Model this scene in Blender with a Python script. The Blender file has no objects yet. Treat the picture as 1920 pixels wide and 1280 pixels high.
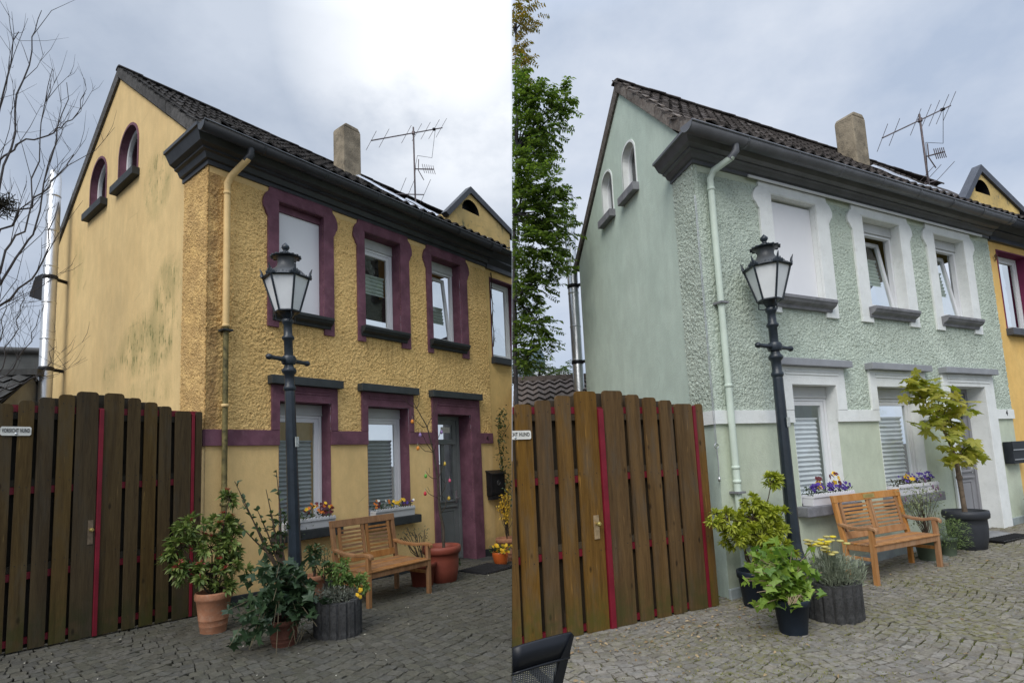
import bpy, bmesh, math, random
from mathutils import Vector, Matrix, Euler
from mathutils.geometry import tessellate_polygon
from mathutils import noise as mnoise
random.seed(7)
sc = bpy.context.scene
C = sc.collection
R = math.radians
# ------------------------------------------------------------------ camera
CAMH = 1.768754
WX = Vector((0.998929, -0.046268*0 + 0.005062, -0.045990))
CROT = ((0.9989290681737302, -0.04626788040923483, 0.0),
        (0.005061569830183764, 0.1092798976145134, 0.9939981310285325),
        (-0.04599018665343107, -0.9929336267947613, 0.10939705440177244))
CAM = Vector((0, 0, CAMH))
cd = bpy.data.cameras.new('camera'); cam = bpy.data.objects.new('camera', cd); C.objects.link(cam)
m = Matrix.Identity(4)
for r in range(3):
    m[r][0] = CROT[r][0]; m[r][1] = -CROT[r][1]; m[r][2] = -CROT[r][2]
m[2][3] = CAMH
cam.matrix_world = m
cd.sensor_fit = 'HORIZONTAL'; cd.sensor_width = 36.0; cd.lens = 1042.864/1920*36
cd.shift_y = 106.41/1920; cd.clip_start = .05; cd.clip_end = 4000
sc.camera = cam
CUTN = Vector((CROT[0][0], CROT[1][0], CROT[2][0]))      # where one place ends and the other begins
# ------------------------------------------------------------------ light
SUN_DIR = Vector((-.27, -.66, .70)).normalized()
w = bpy.data.worlds.new('World'); sc.world = w; w.use_nodes = True
nt = w.node_tree; N = nt.nodes; LK = nt.links; N.clear()
def wn(t, **k):
    n = N.new(t)
    for a, b in k.items(): setattr(n, a, b)
    return n
def wmath(op, a, b=None, c=None, clamp=False):
    n = wn('ShaderNodeMath', operation=op, use_clamp=clamp)
    for i, x in enumerate((a, b, c)):
        if x is None: continue
        if isinstance(x, (int, float)): n.inputs[i].default_value = x
        else: LK.new(x, n.inputs[i])
    return n.outputs[0]
def wdot(a, vec):
    n = wn('ShaderNodeVectorMath', operation='DOT_PRODUCT'); LK.new(a, n.inputs[0]); n.inputs[1].default_value = vec
    return n.outputs['Value']
def wmix(f, a, b):
    n = wn('ShaderNodeMix', data_type='RGBA')
    if isinstance(f, (int, float)): n.inputs[0].default_value = f
    else: LK.new(f, n.inputs[0])
    for i, x in ((6, a), (7, b)):
        if isinstance(x, tuple): n.inputs[i].default_value = (*x, 1)
        else: LK.new(x, n.inputs[i])
    return n.outputs[2]
tc = wn('ShaderNodeTexCoord'); D = tc.outputs['Generated']
sky = wn('ShaderNodeTexSky', sky_type='NISHITA'); sky.sun_disc = False
sky.sun_elevation = math.asin(SUN_DIR.z); sky.sun_rotation = math.atan2(SUN_DIR.x, SUN_DIR.y)
sky.dust_density = 3.0; sky.air_density = 1.0
def wnoise(sc_, det, rough, off):
    mp = wn('ShaderNodeMapping'); LK.new(D, mp.inputs[0]); mp.inputs['Location'].default_value = off; mp.inputs['Scale'].default_value = (1, 1, 1.6)
    n = wn('ShaderNodeTexNoise'); LK.new(mp.outputs[0], n.inputs['Vector']); n.inputs['Scale'].default_value = sc_; n.inputs['Detail'].default_value = det; n.inputs['Roughness'].default_value = rough
    return n.outputs['Fac']
n1 = wnoise(2.6, 5, .55, (3.1, .4, 1.2)); n2 = wnoise(5.0, 6, .6, (0, 2.2, .3))
nn = wmath('ADD', wmath('MULTIPLY', n1, .6), wmath('MULTIPLY', n2, .4))
cl = wmath('MULTIPLY_ADD', nn, 3.6, -1.3, clamp=True)
right = wmix(cl, (.325, .385, .49), (.51, .55, .62))
left = wmix(cl, (.275, .325, .41), (.43, .475, .55))
gl = wmath('MULTIPLY_ADD', wdot(D, Vector((-.048, .781, .623)).normalized()), 22.0, -21.15, clamp=True)
gl = wmath('MULTIPLY', gl, wmath('MULTIPLY_ADD', nn, 4.0, -1.2, clamp=True))
gl = wmath('MAXIMUM', gl, wmath('MULTIPLY_ADD', wdot(D, Vector((-.048, .781, .623)).normalized()), 70.0, -69.2, clamp=True))
left = wmix(gl, left, (.90, .91, .92))
side = wmath('MULTIPLY_ADD', wdot(D, CUTN), 160.0, .5, clamp=True)
cloud = wmix(side, left, right)
# overcast: brighter towards the zenith than at the horizon
el = wn('ShaderNodeSeparateXYZ'); LK.new(D, el.inputs[0])
zf = wmath('MULTIPLY_ADD', wmath('MAXIMUM', wmath('SUBTRACT', el.outputs[2], .64), 0.0), 5.0, 1.0)
cs = wn('ShaderNodeVectorMath', operation='SCALE'); LK.new(cloud, cs.inputs[0]); LK.new(zf, cs.inputs['Scale'])
sks = wn('ShaderNodeVectorMath', operation='SCALE'); LK.new(sky.outputs[0], sks.inputs[0]); sks.inputs['Scale'].default_value = .08
fin = wmix(.94, sks.outputs[0], cs.outputs[0])
bg = wn('ShaderNodeBackground'); LK.new(fin, bg.inputs[0]); bg.inputs[1].default_value = 1.0
ow = wn('ShaderNodeOutputWorld'); LK.new(bg.outputs[0], ow.inputs[0])
sd = bpy.data.lights.new('sun', 'SUN'); sd.energy = 1.5; sd.angle = R(35); sd.color = (1, .97, .92)
so = bpy.data.objects.new('sun', sd); C.objects.link(so); so.rotation_euler = (-SUN_DIR).to_track_quat('-Z', 'Y').to_euler(); so.location = SUN_DIR*60
vs = sc.view_settings; vs.view_transform = 'Standard'; vs.look = 'None'; vs.exposure = 0.58; vs.gamma = 1.0; vs.use_curve_mapping = False
sc.cycles.use_denoising = True; sc.cycles.max_bounces = 6; sc.cycles.transparent_max_bounces = 12
# ------------------------------------------------------------------ frames of the two places
SETM = {'L': Matrix.Translation((-3.843964, 6.934556, 0)) @ Matrix.Rotation(0.909692, 4, 'Z'),
        'R': Matrix.Translation((2.468139, 6.810294, 0)) @ Matrix.Rotation(0.459971, 4, 'Z'),
        'W': Matrix.Identity(4)}
CUR = 'L'
SK = {'L': 0.0, 'R': 0.244356}
def zg(X, s=None):
    s = s or CUR
    return .08-.033*X if s == 'L' else .036*max(X, 0.0)
# ------------------------------------------------------------------ mesh helpers
class MB:
    def __init__(s): s.v = []; s.f = []; s.m = []; s.s = []
    def add(s, vs, fs, mi=0, sm=False):
        k = len(s.v); s.v += [tuple(p) for p in vs]
        for f in fs: s.f.append([k+i for i in f]); s.m.append(mi); s.s.append(sm)
        return s
    def box(s, x0, x1, y0, y1, z0, z1, mi=0, M=None):
        vs = [Vector((x, y, z)) for x in (x0, x1) for y in (y0, y1) for z in (z0, z1)]
        if M is not None: vs = [M @ p for p in vs]
        return s.add(vs, [(0, 1, 3, 2), (4, 6, 7, 5), (0, 4, 5, 1), (2, 3, 7, 6), (0, 2, 6, 4), (1, 5, 7, 3)], mi)
    def prism(s, poly, fn, w0, w1, mi=0, sm=False):
        n = len(poly)
        vs = [fn(u, v, w0) for u, v in poly]+[fn(u, v, w1) for u, v in poly]
        fs = [tuple(range(n))[::-1], tuple(range(n, 2*n))]+[(i, (i+1) % n, n+(i+1) % n, n+i) for i in range(n)]
        return s.add(vs, fs, mi, sm)
    def tube(s, pts, r, n=8, mi=0, cap=True, sm=True):
        pts = [Vector(p) for p in pts]; k = len(pts)
        rs = r if isinstance(r, (list, tuple)) else [r]*k
        vs = []; prev = None
        for i, p in enumerate(pts):
            t = (pts[min(i+1, k-1)]-pts[max(i-1, 0)])
            t = t.normalized() if t.length > 1e-9 else Vector((0, 0, 1))
            if prev is None:
                a = t.cross(Vector((0, 0, 1)))
                if a.length < .05: a = t.cross(Vector((1, 0, 0)))
            else:
                a = prev-t*prev.dot(t)
                if a.length < 1e-6: a = t.cross(Vector((1, .3, 0)))
            a.normalize(); prev = a; b = t.cross(a)
            for j in range(n):
                q = 2*math.pi*j/n; vs.append(p+(a*math.cos(q)+b*math.sin(q))*rs[i])
        fs = [(i*n+j, i*n+(j+1) % n, (i+1)*n+(j+1) % n, (i+1)*n+j) for i in range(k-1) for j in range(n)]
        s.add(vs, fs, mi, sm)
        if cap:
            s.add(vs[:n], [tuple(range(n))[::-1]], mi); s.add(vs[-n:], [tuple(range(n))], mi)
        return s
    def lathe(s, prof, n=20, c=(0, 0, 0), mi=0, sm=True, M=None, cap=True):
        vs = []
        for r, z in prof:
            for j in range(n):
                q = 2*math.pi*(j+.5)/n; p = Vector((c[0]+r*math.cos(q), c[1]+r*math.sin(q), c[2]+z))
                vs.append(M @ p if M is not None else p)
        k = len(prof)
        s.add(vs, [(i*n+j, i*n+(j+1) % n, (i+1)*n+(j+1) % n, (i+1)*n+j) for i in range(k-1) for j in range(n)], mi, sm)
        if cap:
            if prof[0][0] > 1e-4: s.add(vs[:n], [tuple(range(n))[::-1]], mi)
            if prof[-1][0] > 1e-4: s.add(vs[-n:], [tuple(range(n))], mi)
        return s
    def mesh(s, name, mats):
        me = bpy.data.meshes.new(name); me.from_pydata(s.v, [], s.f)
        for q in (mats if isinstance(mats, (list, tuple)) else [mats]): me.materials.append(q)
        me.polygons.foreach_set('material_index', s.m); me.polygons.foreach_set('use_smooth', s.s); me.update()
        return me
    def build(s, name, mats, parent=None, cut=False, bevel=0, kind=None, loc=None, fill=True):
        me = s.mesh(name, mats); o = bpy.data.objects.new(name, me); C.objects.link(o)
        if parent is not None: o.parent = parent
        if loc is not None: o.location = loc
        if cut: cutmesh(me, wmat(o), fill)
        if bevel:
            b = o.modifiers.new('bevel', 'BEVEL'); b.width = bevel; b.segments = 2; b.limit_method = 'ANGLE'; b.angle_limit = R(40)
        if kind: o['kind'] = kind
        return o
def wmat(o):
    M = o.matrix_basis.copy()
    while o.parent: o = o.parent; M = o.matrix_basis @ M
    return M
def cutmesh(me, M, fill=True, s=None):
    s = s or CUR; sg = 1 if s == 'R' else -1
    Mi = M.inverted(); co = Mi @ (CAM+CUTN*.002*sg); no = (M.to_3x3().transposed() @ CUTN)*sg
    bm = bmesh.new(); bm.from_mesh(me)
    g = bmesh.ops.bisect_plane(bm, geom=bm.verts[:]+bm.edges[:]+bm.faces[:], plane_co=co, plane_no=no, clear_inner=True)
    if fill:
        ed = [e for e in g['geom_cut'] if isinstance(e, bmesh.types.BMEdge) and e.is_valid]
        if ed:
            try: bmesh.ops.holes_fill(bm, edges=ed, sides=0)
            except Exception: pass
    bm.to_mesh(me); bm.free(); me.update()
def side_of(p, s=None):          # metres inside the current place (positive = inside)
    return (1 if (s or CUR) == 'R' else -1)*(Vector(p)-CAM).dot(CUTN)
def tagp(o, label, cat, group=None):
    o['label'] = label; o['category'] = cat
    if group: o['group'] = group
def thing(name, label, cat, loc=(0, 0, 0), rot=0.0, group=None, tilt=None):
    o = bpy.data.objects.new(name, None); C.objects.link(o); o.empty_display_size = .2
    o.matrix_basis = SETM[CUR] @ Matrix.Translation(loc) @ Matrix.Rotation(rot, 4, 'Z') @ (tilt or Matrix.Identity(4))
    tagp(o, label, cat, group); return o
def solo(name, mb, mats, label, cat, loc=(0, 0, 0), rot=0.0, group=None, cut=False, bevel=0, fill=True):
    o = mb.build(name, mats, bevel=bevel)
    o.matrix_basis = SETM[CUR] @ Matrix.Translation(loc) @ Matrix.Rotation(rot, 4, 'Z')
    if cut: cutmesh(o.data, o.matrix_basis, fill)
    tagp(o, label, cat, group); return o
def inst(name, me, parent, M):
    o = bpy.data.objects.new(name, me); C.objects.link(o); o.parent = parent; o.matrix_basis = M; return o
# ------------------------------------------------------------------ materials
MATS = {}
class G:
    def __init__(s, name):
        s.mat = bpy.data.materials.new(name); s.mat.use_nodes = True; s.t = s.mat.node_tree; s.t.nodes.clear()
        s.b = s.n('ShaderNodeBsdfPrincipled'); s.o = s.n('ShaderNodeOutputMaterial'); s.l(s.b.outputs[0], s.o.inputs[0])
    def n(s, t, **k):
        q = s.t.nodes.new(t)
        for a, b in k.items(): setattr(q, a, b)
        return q
    def l(s, a, b): s.t.links.new(a, b)
    def put(s, sock, v):
        if isinstance(v, tuple): sock.default_value = (*v, 1) if len(v) == 3 and sock.type == 'RGBA' else v
        elif isinstance(v, (int, float)): sock.default_value = v
        else: s.l(v, sock)
    def coord(s, scale=(1, 1, 1), rand=0.0, kind='Object'):
        tc = s.n('ShaderNodeTexCoord'); mp = s.n('ShaderNodeMapping'); s.l(tc.outputs[kind], mp.inputs[0]); mp.inputs['Scale'].default_value = scale
        if rand:
            oi = s.n('ShaderNodeObjectInfo'); vm = s.n('ShaderNodeVectorMath', operation='SCALE'); vm.inputs[0].default_value = (31.7, 17.3, 23.1); s.l(oi.outputs['Random'], vm.inputs['Scale']); s.l(vm.outputs[0], mp.inputs['Location'])
        return mp.outputs[0]
    def noise(s, co, scale, det=4, rough=.55, dist=0.0):
        q = s.n('ShaderNodeTexNoise'); s.l(co, q.inputs['Vector']); q.inputs['Scale'].default_value = scale; q.inputs['Detail'].default_value = det; q.inputs['Roughness'].default_value = rough; q.inputs['Distortion'].default_value = dist
        return q.outputs['Fac']
    def vor(s, co, scale, feat='F1'):
        q = s.n('ShaderNodeTexVoronoi', feature=feat); s.l(co, q.inputs['Vector']); q.inputs['Scale'].default_value = scale
        return q.outputs['Distance']
    def math(s, op, a, b=None, c=None, clamp=False):
        q = s.n('ShaderNodeMath', operation=op, use_clamp=clamp)
        for i, x in enumerate((a, b, c)):
            if x is not None: s.put(q.inputs[i], x)
        return q.outputs[0]
    def ramp(s, v, lo, hi):
        q = s.n('ShaderNodeMapRange', interpolation_type='SMOOTHSTEP'); s.put(q.inputs[0], v); q.inputs[1].default_value = lo; q.inputs[2].default_value = hi
        return q.outputs[0]
    def mix(s, f, a, b):
        q = s.n('ShaderNodeMix', data_type='RGBA'); s.put(q.inputs[0], f); s.put(q.inputs[6], a); s.put(q.inputs[7], b); return q.outputs[2]
    def hsv(s, col, v=1.0, h=.5, sat=1.0):
        q = s.n('ShaderNodeHueSaturation'); s.put(q.inputs['Color'], col); s.put(q.inputs['Value'], v); s.put(q.inputs['Hue'], h); s.put(q.inputs['Saturation'], sat); return q.outputs[0]
    def rand(s): return s.n('ShaderNodeObjectInfo').outputs['Random']
    def island(s): return s.n('ShaderNodeNewGeometry').outputs['Random Per Island']
    def sep(s, co):
        q = s.n('ShaderNodeSeparateXYZ'); s.l(co, q.inputs[0]); return q.outputs
    def bump(s, h, dist=.01, st=1.0, prev=None):
        q = s.n('ShaderNodeBump'); s.put(q.inputs['Height'], h); q.inputs['Distance'].default_value = dist; q.inputs['Strength'].default_value = st
        if prev is not None: s.l(prev, q.inputs['Normal'])
        return q.outputs[0]
    def fin(s, col, rough=.8, nrm=None, metal=0.0, spec=.3):
        s.put(s.b.inputs['Base Color'], col); s.put(s.b.inputs['Roughness'], rough); s.b.inputs['Metallic'].default_value = metal
        s.b.inputs['Specular IOR Level'].default_value = spec
        if nrm is not None: s.l(nrm, s.b.inputs['Normal'])
        return s.mat
def simple(name, col, rough=.75, var=.18, scale=5.0, bump=.0, bscale=90.0, metal=0.0, spec=.3, rand=0.0, dirt=None, dirtamt=.35, island=0.0):
    g = G(name); co = g.coord(rand=rand or 0.0)
    a = g.noise(co, scale, 5, .6)
    c = g.mix(g.ramp(a, .3, .7), tuple(x*(1-var) for x in col), tuple(min(1, x*(1+var*.6)) for x in col))
    if dirt: c = g.mix(g.math('MULTIPLY', g.ramp(g.noise(co, scale*2.3, 6, .7), .5, .75), dirtamt), c, dirt)
    if rand: c = g.hsv(c, v=g.math('MULTIPLY_ADD', g.rand(), 2*rand, 1-rand))
    if island: c = g.hsv(c, v=g.math('MULTIPLY_ADD', g.island(), 2*island, 1-island), h=g.math('MULTIPLY_ADD', g.island(), .04, .48))
    nb = g.bump(g.noise(co, bscale, 4, .6), bump) if bump else None
    return g.fin(c, rough, nb, metal, spec)
def leafmat(name, c1, c2, trans=.35, byrand=False, rough=.45):
    g = G(name); r = g.rand() if byrand else g.island()
    c = g.mix(r, c1, c2)
    s = g.n('ShaderNodeBsdfTranslucent'); g.put(s.inputs[0], g.hsv(c, v=1.3, sat=1.1))
    mx = g.n('ShaderNodeMixShader'); mx.inputs[0].default_value = trans
    g.fin(c, rough, None, 0, .4); g.l(g.b.outputs[0], mx.inputs[1]); g.l(s.outputs[0], mx.inputs[2]); g.l(mx.outputs[0], g.o.inputs[0])
    return g.mat
def roughcast(name, c1, c2, pit, corner=None, sills=(), samt=.5):
    g = G(name); co = g.coord()
    a = g.noise(co, 36, 5, .65, .4); v = g.vor(co, 44); b = g.noise(co, 12, 3, .5)
    am = g.math('MULTIPLY_ADD', g.ramp(g.noise(co, 2.3, 4, .6), .3, .7), .7, .6)
    h = g.math('ADD', g.math('MULTIPLY', g.math('ADD', g.math('SUBTRACT', a, g.math('MULTIPLY', v, .5)), g.math('MULTIPLY', b, .35)), am), g.math('MULTIPLY', g.noise(co, 110, 2, .5), .12))
    big = g.ramp(g.noise(co, 1.1, 6, .65), .35, .7)
    c = g.mix(big, c1, c2)
    if corner: c = g.mix(g.math('MULTIPLY', g.math('MULTIPLY', g.ramp(g.math('ABSOLUTE', g.math('SUBTRACT', g.sep(co)[0], .06)), .16, .02), g.ramp(g.noise(co, 3.5, 4, .6), .25, .6)), .7), c, corner)
    if sills:
        X_ = g.sep(co); stk = g.ramp(g.noise(g.coord((16, 4, .9)), 1.0, 5, .65), .40, .66); tot = None
        for xa, xb, zz in sills:
            kx = g.math('MULTIPLY', g.ramp(X_[0], xa-.12, xa+.05), g.ramp(X_[0], xb+.12, xb-.05)); kz = g.math('MULTIPLY', g.ramp(X_[2], zz-.75, zz), g.math('LESS_THAN', X_[2], zz+.05))
            k_ = g.math('MULTIPLY', kx, kz); tot = k_ if tot is None else g.math('MAXIMUM', tot, k_)
        c = g.mix(g.math('MULTIPLY', g.math('MULTIPLY', tot, stk), samt), c, tuple(v*.45 for v in c1))
    pit_dirt_shade = g.ramp(g.math('DIVIDE', h, am), .46, .25)
    c = g.mix(g.math('MULTIPLY', pit_dirt_shade, .55), c, pit)  # hollows of the relief darkened in colour: dirt plus painted-in shade
    c = g.mix(g.math('MULTIPLY', g.ramp(g.noise(g.coord((2.2, 2.2, .5)), 1.7, 6, .7), .52, .74), .22), c, pit)
    return g.fin(c, .95, g.bump(h, .022, 1.0), 0, .15)
def plaster(name, c1, c2, stain=None, blobs=(), streak=None, bump=.004):
    g = G(name); co = g.coord(); x = g.sep(co)
    base = g.mix(g.ramp(g.noise(co, .9, 5, .6), .3, .72), c1, c2)
    base = g.hsv(base, v=g.math('MULTIPLY_ADD', g.ramp(g.noise(g.coord((1, 1, .6)), 3.5, 7, .72), .3, .7), .17, .90))
    grime = g.math('MULTIPLY', g.ramp(g.math('ADD', x[2], g.math('MULTIPLY', g.noise(co, 4.5, 5, .7), -.9)), .12, -.35), .5)
    base = g.mix(grime, base, tuple(v*.45 for v in c1))
    crack = g.math('MULTIPLY', g.ramp(g.vor(g.coord((.45, .45, .7)), 1.1, 'DISTANCE_TO_EDGE'), .006, .002), g.ramp(g.noise(co, 1.4, 3, .5), .56, .66))
    base = g.mix(g.math('MULTIPLY', crack, .35), base, tuple(v*.5 for v in c1))
    cs = g.coord((3.0, 5.0, .5)); st = g.noise(cs, 1.6, 6, .65)
    if streak: base = g.mix(g.math('MULTIPLY', g.ramp(st, .42, .75), .75), base, streak)
    if stain:
        tot = None
        fine = g.math('MULTIPLY', g.ramp(g.noise(g.coord((9, 26, 3.2)), 1.0, 7, .75), .47, .62), g.ramp(g.noise(g.coord((1, 3.0, 3.4)), 1.5, 5, .65), .46, .60))
        for (y0, z0, ry, rz, am) in blobs:
            dy = g.math('DIVIDE', g.math('SUBTRACT', x[1], y0), ry); dz = g.math('DIVIDE', g.math('SUBTRACT', x[2], z0), rz)
            d = g.math('ADD', g.math('MULTIPLY', dy, dy), g.math('MULTIPLY', dz, dz))
            k = g.math('MULTIPLY', g.ramp(d, 1.0, .12), am)
            tot = k if tot is None else g.math('MAXIMUM', tot, k)
        soft = g.math('MULTIPLY', g.math('MULTIPLY', tot, g.ramp(g.noise(g.coord((1, 2.0, .9)), 1.3, 5, .6), .35, .65)), .45)
        f = g.math('ADD', soft, g.math('MULTIPLY', tot, fine), clamp=True)
        base = g.mix(f, base, stain)
    return g.fin(base, .9, g.bump(g.noise(co, 45, 5, .65), bump), 0, .2)
def woodmat(name, dark, mid, grey, green, gz, knots=True):
    g = G(name); co = g.coord((1, 1, .07), rand=1.0); co2 = g.coord((1, 1, 1), rand=1.0); z = g.sep(g.coord())[2]
    n = g.noise(co, 55, 5, .6, 1.2); n2 = g.noise(co, 11, 3, .5, .6)
    c = g.mix(g.ramp(g.math('ADD', g.math('MULTIPLY', n, .5), g.math('MULTIPLY', n2, .5)), .32, .68), dark, mid)
    c = g.mix(g.math('MULTIPLY', g.ramp(g.noise(g.coord((2.2, 1, .55), rand=1.0), 2.3, 5, .65), .46, .72), .7), c, grey)
    if knots:
        kv = g.vor(g.coord((1, .2, .45), rand=1.0), 6.5); c = g.mix(g.math('MULTIPLY', g.ramp(kv, .14, .04), .85), c, tuple(v*.3 for v in dark)); st_ = g.noise(g.coord((14, 1, .8), rand=1.0), 1.3, 5, .65); c = g.mix(g.math('MULTIPLY', g.ramp(st_, .52, .74), .55), c, tuple(v*.45 for v in dark)); c = g.mix(g.math('MULTIPLY', g.ramp(g.noise(g.coord((30, 1, 2.5), rand=1.0), 1.0, 3, .5), .68, .76), .5), c, tuple(min(1, v*2.2) for v in mid))
    if green: c = g.mix(g.math('MULTIPLY', g.math('MULTIPLY', g.ramp(z, gz, gz*.2), g.ramp(g.noise(co2, 7, 4, .6), .3, .65)), .7), c, green)
    c = g.hsv(c, v=g.math('MULTIPLY_ADD', g.rand(), .40, .80), sat=g.math('MULTIPLY_ADD', g.rand(), .25, .95))
    return g.fin(c, .8, g.bump(n, .003), 0, .25)
def glassmat():
    g = G('window_glass'); fr = g.n('ShaderNodeFresnel'); fr.inputs[0].default_value = 1.42
    tr = g.n('ShaderNodeBsdfTransparent'); tr.inputs[0].default_value = (.92, .95, .94, 1)
    gl = g.n('ShaderNodeBsdfGlossy'); gl.inputs['Roughness'].default_value = .03; gl.inputs[0].default_value = (.95, .97, 1, 1)
    co = g.coord(); g.l(g.bump(g.noise(co, 2.2, 2, .5), .012), gl.inputs['Normal'])
    mx = g.n('ShaderNodeMixShader'); bk = g.n('ShaderNodeNewGeometry').outputs['Backfacing']; g.l(g.math('ADD', g.math('MULTIPLY', g.math('MULTIPLY_ADD', fr.outputs[0], 1.05, .03, clamp=True), g.math('SUBTRACT', 1.0, bk)), g.math('MULTIPLY', bk, .08)), mx.inputs[0]); g.l(tr.outputs[0], mx.inputs[1]); g.l(gl.outputs[0], mx.inputs[2]); g.l(mx.outputs[0], g.o.inputs[0])
    return g.mat
def tilemat(name, c1, c2, moss):
    g = G(name); co = g.coord(rand=1.0)
    c = g.mix(g.ramp(g.noise(co, 14, 5, .65), .3, .7), c1, c2)
    c = g.mix(g.math('MULTIPLY', g.ramp(g.noise(co, 30, 5, .7), .52, .7), .6), c, moss)
    c = g.hsv(c, v=g.math('MULTIPLY_ADD', g.rand(), .6, .7))
    return g.fin(c, .85, g.bump(g.noise(co, 60, 4, .6), .006), 0, .2)
GLASS = glassmat()
STEEL = simple('stainless_steel', (.60, .61, .62), .36, .12, 3, .001, 20, .85)
ZINCDK = simple('dark_zinc', (.035, .038, .043), .45, .25, 4, .002, 12, 0.0, .5)
ZINC = simple('grey_zinc', (.13, .135, .15), .42, .2, 3, .002, 10, 0.0, .5)
LEAD = simple('lead_flashing', (.50, .52, .56), .35, .25, 4, .01, 20, .6)
PVC = simple('white_window_plastic', (.74, .75, .76), .4, .05, 2)
PVCG = simple('shutter_slat_grey', (.50, .51, .50), .5, .08, 3)
DARK = simple('dark_room', (.02, .02, .022), .9, .2, 2)
BLIND = simple('pleated_blind', (.72, .74, .76), .8, .08, 3)
BLINDL = simple('grey_pleated_blind', (.34, .36, .37), .8, .08, 3)
BLINDG = simple('sage_pleated_blind', (.42, .48, .42), .8, .08, 3)
PANELW = simple('white_shutter_panel', (.80, .80, .82), .5, .03, 1.2)
IRON = simple('lamp_iron_paint', (.018, .026, .036), .38, .3, 6, .002, 40, 0.0, .5)
IRONTOP = simple('lamp_cap_metal', (.10, .105, .11), .5, .3, 6, .002, 40, .3, .5)
MILK = simple('opal_lamp_glass', (.80, .82, .83), .3, .06, 3)
RED = simple('red_gate_steel', (.18, .010, .022), .5, .2, 4, .002, 30)
CHIM = simple('chimney_render', (.30, .25, .18), .95, .35, 3.5, .012, 40, dirt=(.07, .065, .055), dirtamt=.75)
BLACK = simple('black_metal', (.012, .012, .014), .45, .3, 6, .001, 40)
BRASS = simple('brass_plate', (.45, .36, .12), .4, .1, 8, 0, 10, .6)
PAINTBLACK = simple('black_paint', (.015, .015, .015), .6, .1, 6)
SIGNW = simple('sign_white', (.70, .69, .63), .5, .12, 9)
SOIL = simple('soil', (.035, .024, .016), .95, .4, 30, .02, 60)
ANTM = simple('antenna_metal', (.16, .13, .13), .55, .3, 10, 0, 10, .5)
E_ = simple
HP = {}
HP['L'] = dict(
    W=5.544, end=9.2, cb=5.865, cz=5.80, ctop=6.17, gut=(-.385, 6.12), gx=-.26, gend=9.3, strip=.74, ridge=3.55, apex=8.749, slope_w=.76,
    tile0=(-.40, 6.19), tk=(.35, 6.49), tile1=(3.55, 8.92), rear=(7.15, 6.60), upz=(3.77, 5.82, 5.63, 4.02), ear=(5.36, 5.74, .075),
    up=[(.79, 1.86, .955, 1.685), (2.30, 3.41, 2.45, 3.21), (3.83, 4.93, 3.965, 4.74)],
    lo=[(.85, 1.90, .968, 1.789), (2.345, 3.43, 2.463, 3.33)], loz=(2.727, .93), cap=(3.077, 2.955),
    capx=[(.80, 1.945), (2.285, 3.485), (3.815, 5.16)], door=(3.87, 5.16, 3.997, 4.90, 2.66), band=(2.114, 2.321),
    rev=.20, drev=.30, gw=[(4.12, 4.98), (2.60, 3.45)], gwz=(6.71, 7.63), plinth=.16,
    nwin=(5.70, 6.50, 3.90, 5.60), dorm=(6.28, 1.0, 8.20, 5.50, 1.25), chim=(4.03, 4.50, 2.72, 3.12, 9.50), ant=(6.72, 3.3), mailz=(.97, 1.55))
HP['R'] = dict(
    W=7.293, end=10.6, cb=5.50, cz=5.44, ctop=5.72, gut=(-.375, 5.665), gx=-.44, gend=10.8, strip=.52, ridge=1.991, apex=7.833, slope_w=1.057,
    tile0=(-.39, 5.74), tk=(.22, 6.15), tile1=(1.991, 8.02), rear=(4.45, 5.72), upz=(3.58, 5.42, 5.265, 3.815), ear=(5.02, 5.34, .10),
    up=[(1.13, 2.60, 1.383, 2.33), (3.16, 4.66, 3.43, 4.40), (5.16, 6.60, 5.40, 6.345)],
    lo=[(1.17, 2.55, 1.427, 2.345), (3.14, 4.60, 3.30, 4.40)], loz=(2.60, .985), cap=(2.944, 2.845),
    capx=[(1.105, 2.625), (3.095, 4.645), (5.06, 6.70)], door=(5.09, 6.69, 5.289, 6.385, 2.64), band=(2.085, 2.252),
    rev=.12, drev=.24, gw=[(2.53, 2.99), (1.585, 2.07)], gwz=(6.0, 6.80), plinth=.13,
    nwin=(7.60, 8.70, 3.76, 5.26), dorm=(8.75, .55, 7.48, 7.95, 1.35), chim=(5.80, 6.22, 1.28, 1.66, 8.40), ant=(9.5, 1.85), mailz=(1.28, 1.66))
def Gp(y, z, out=0.0):
    k = SK[CUR]; return Vector((y*math.sin(k)-out*math.cos(k), y*math.cos(k)+out*math.sin(k), z))
def Sk(x, y, z):                        # plan point with the gable's direction
    k = SK[CUR]; return Vector((x+max(y, 0)*math.tan(k) if False else x+y*math.sin(k), y*math.cos(k), z))
def wallgrid(mb, x0, x1, z0, z1, holes, y, mi, step=None):
    xs = {x0, x1}; zs = {z0, z1}
    for a, b, c, d in holes:
        for q in (a, b):
            if x0 < q < x1: xs.add(q)
        for q in (c, d):
            if z0 < q < z1: zs.add(q)
    xs = sorted(xs); zs = sorted(zs)
    for i in range(len(xs)-1):
        for j in range(len(zs)-1):
            cx, cz = (xs[i]+xs[i+1])/2, (zs[j]+zs[j+1])/2
            if any(a < cx < b and c < cz < d for a, b, c, d in holes): continue
            mb.add([(xs[i], y, zs[j]), (xs[i+1], y, zs[j]), (xs[i+1], y, zs[j+1]), (xs[i], y, zs[j+1])], [(0, 1, 2, 3)], mi)
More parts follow.
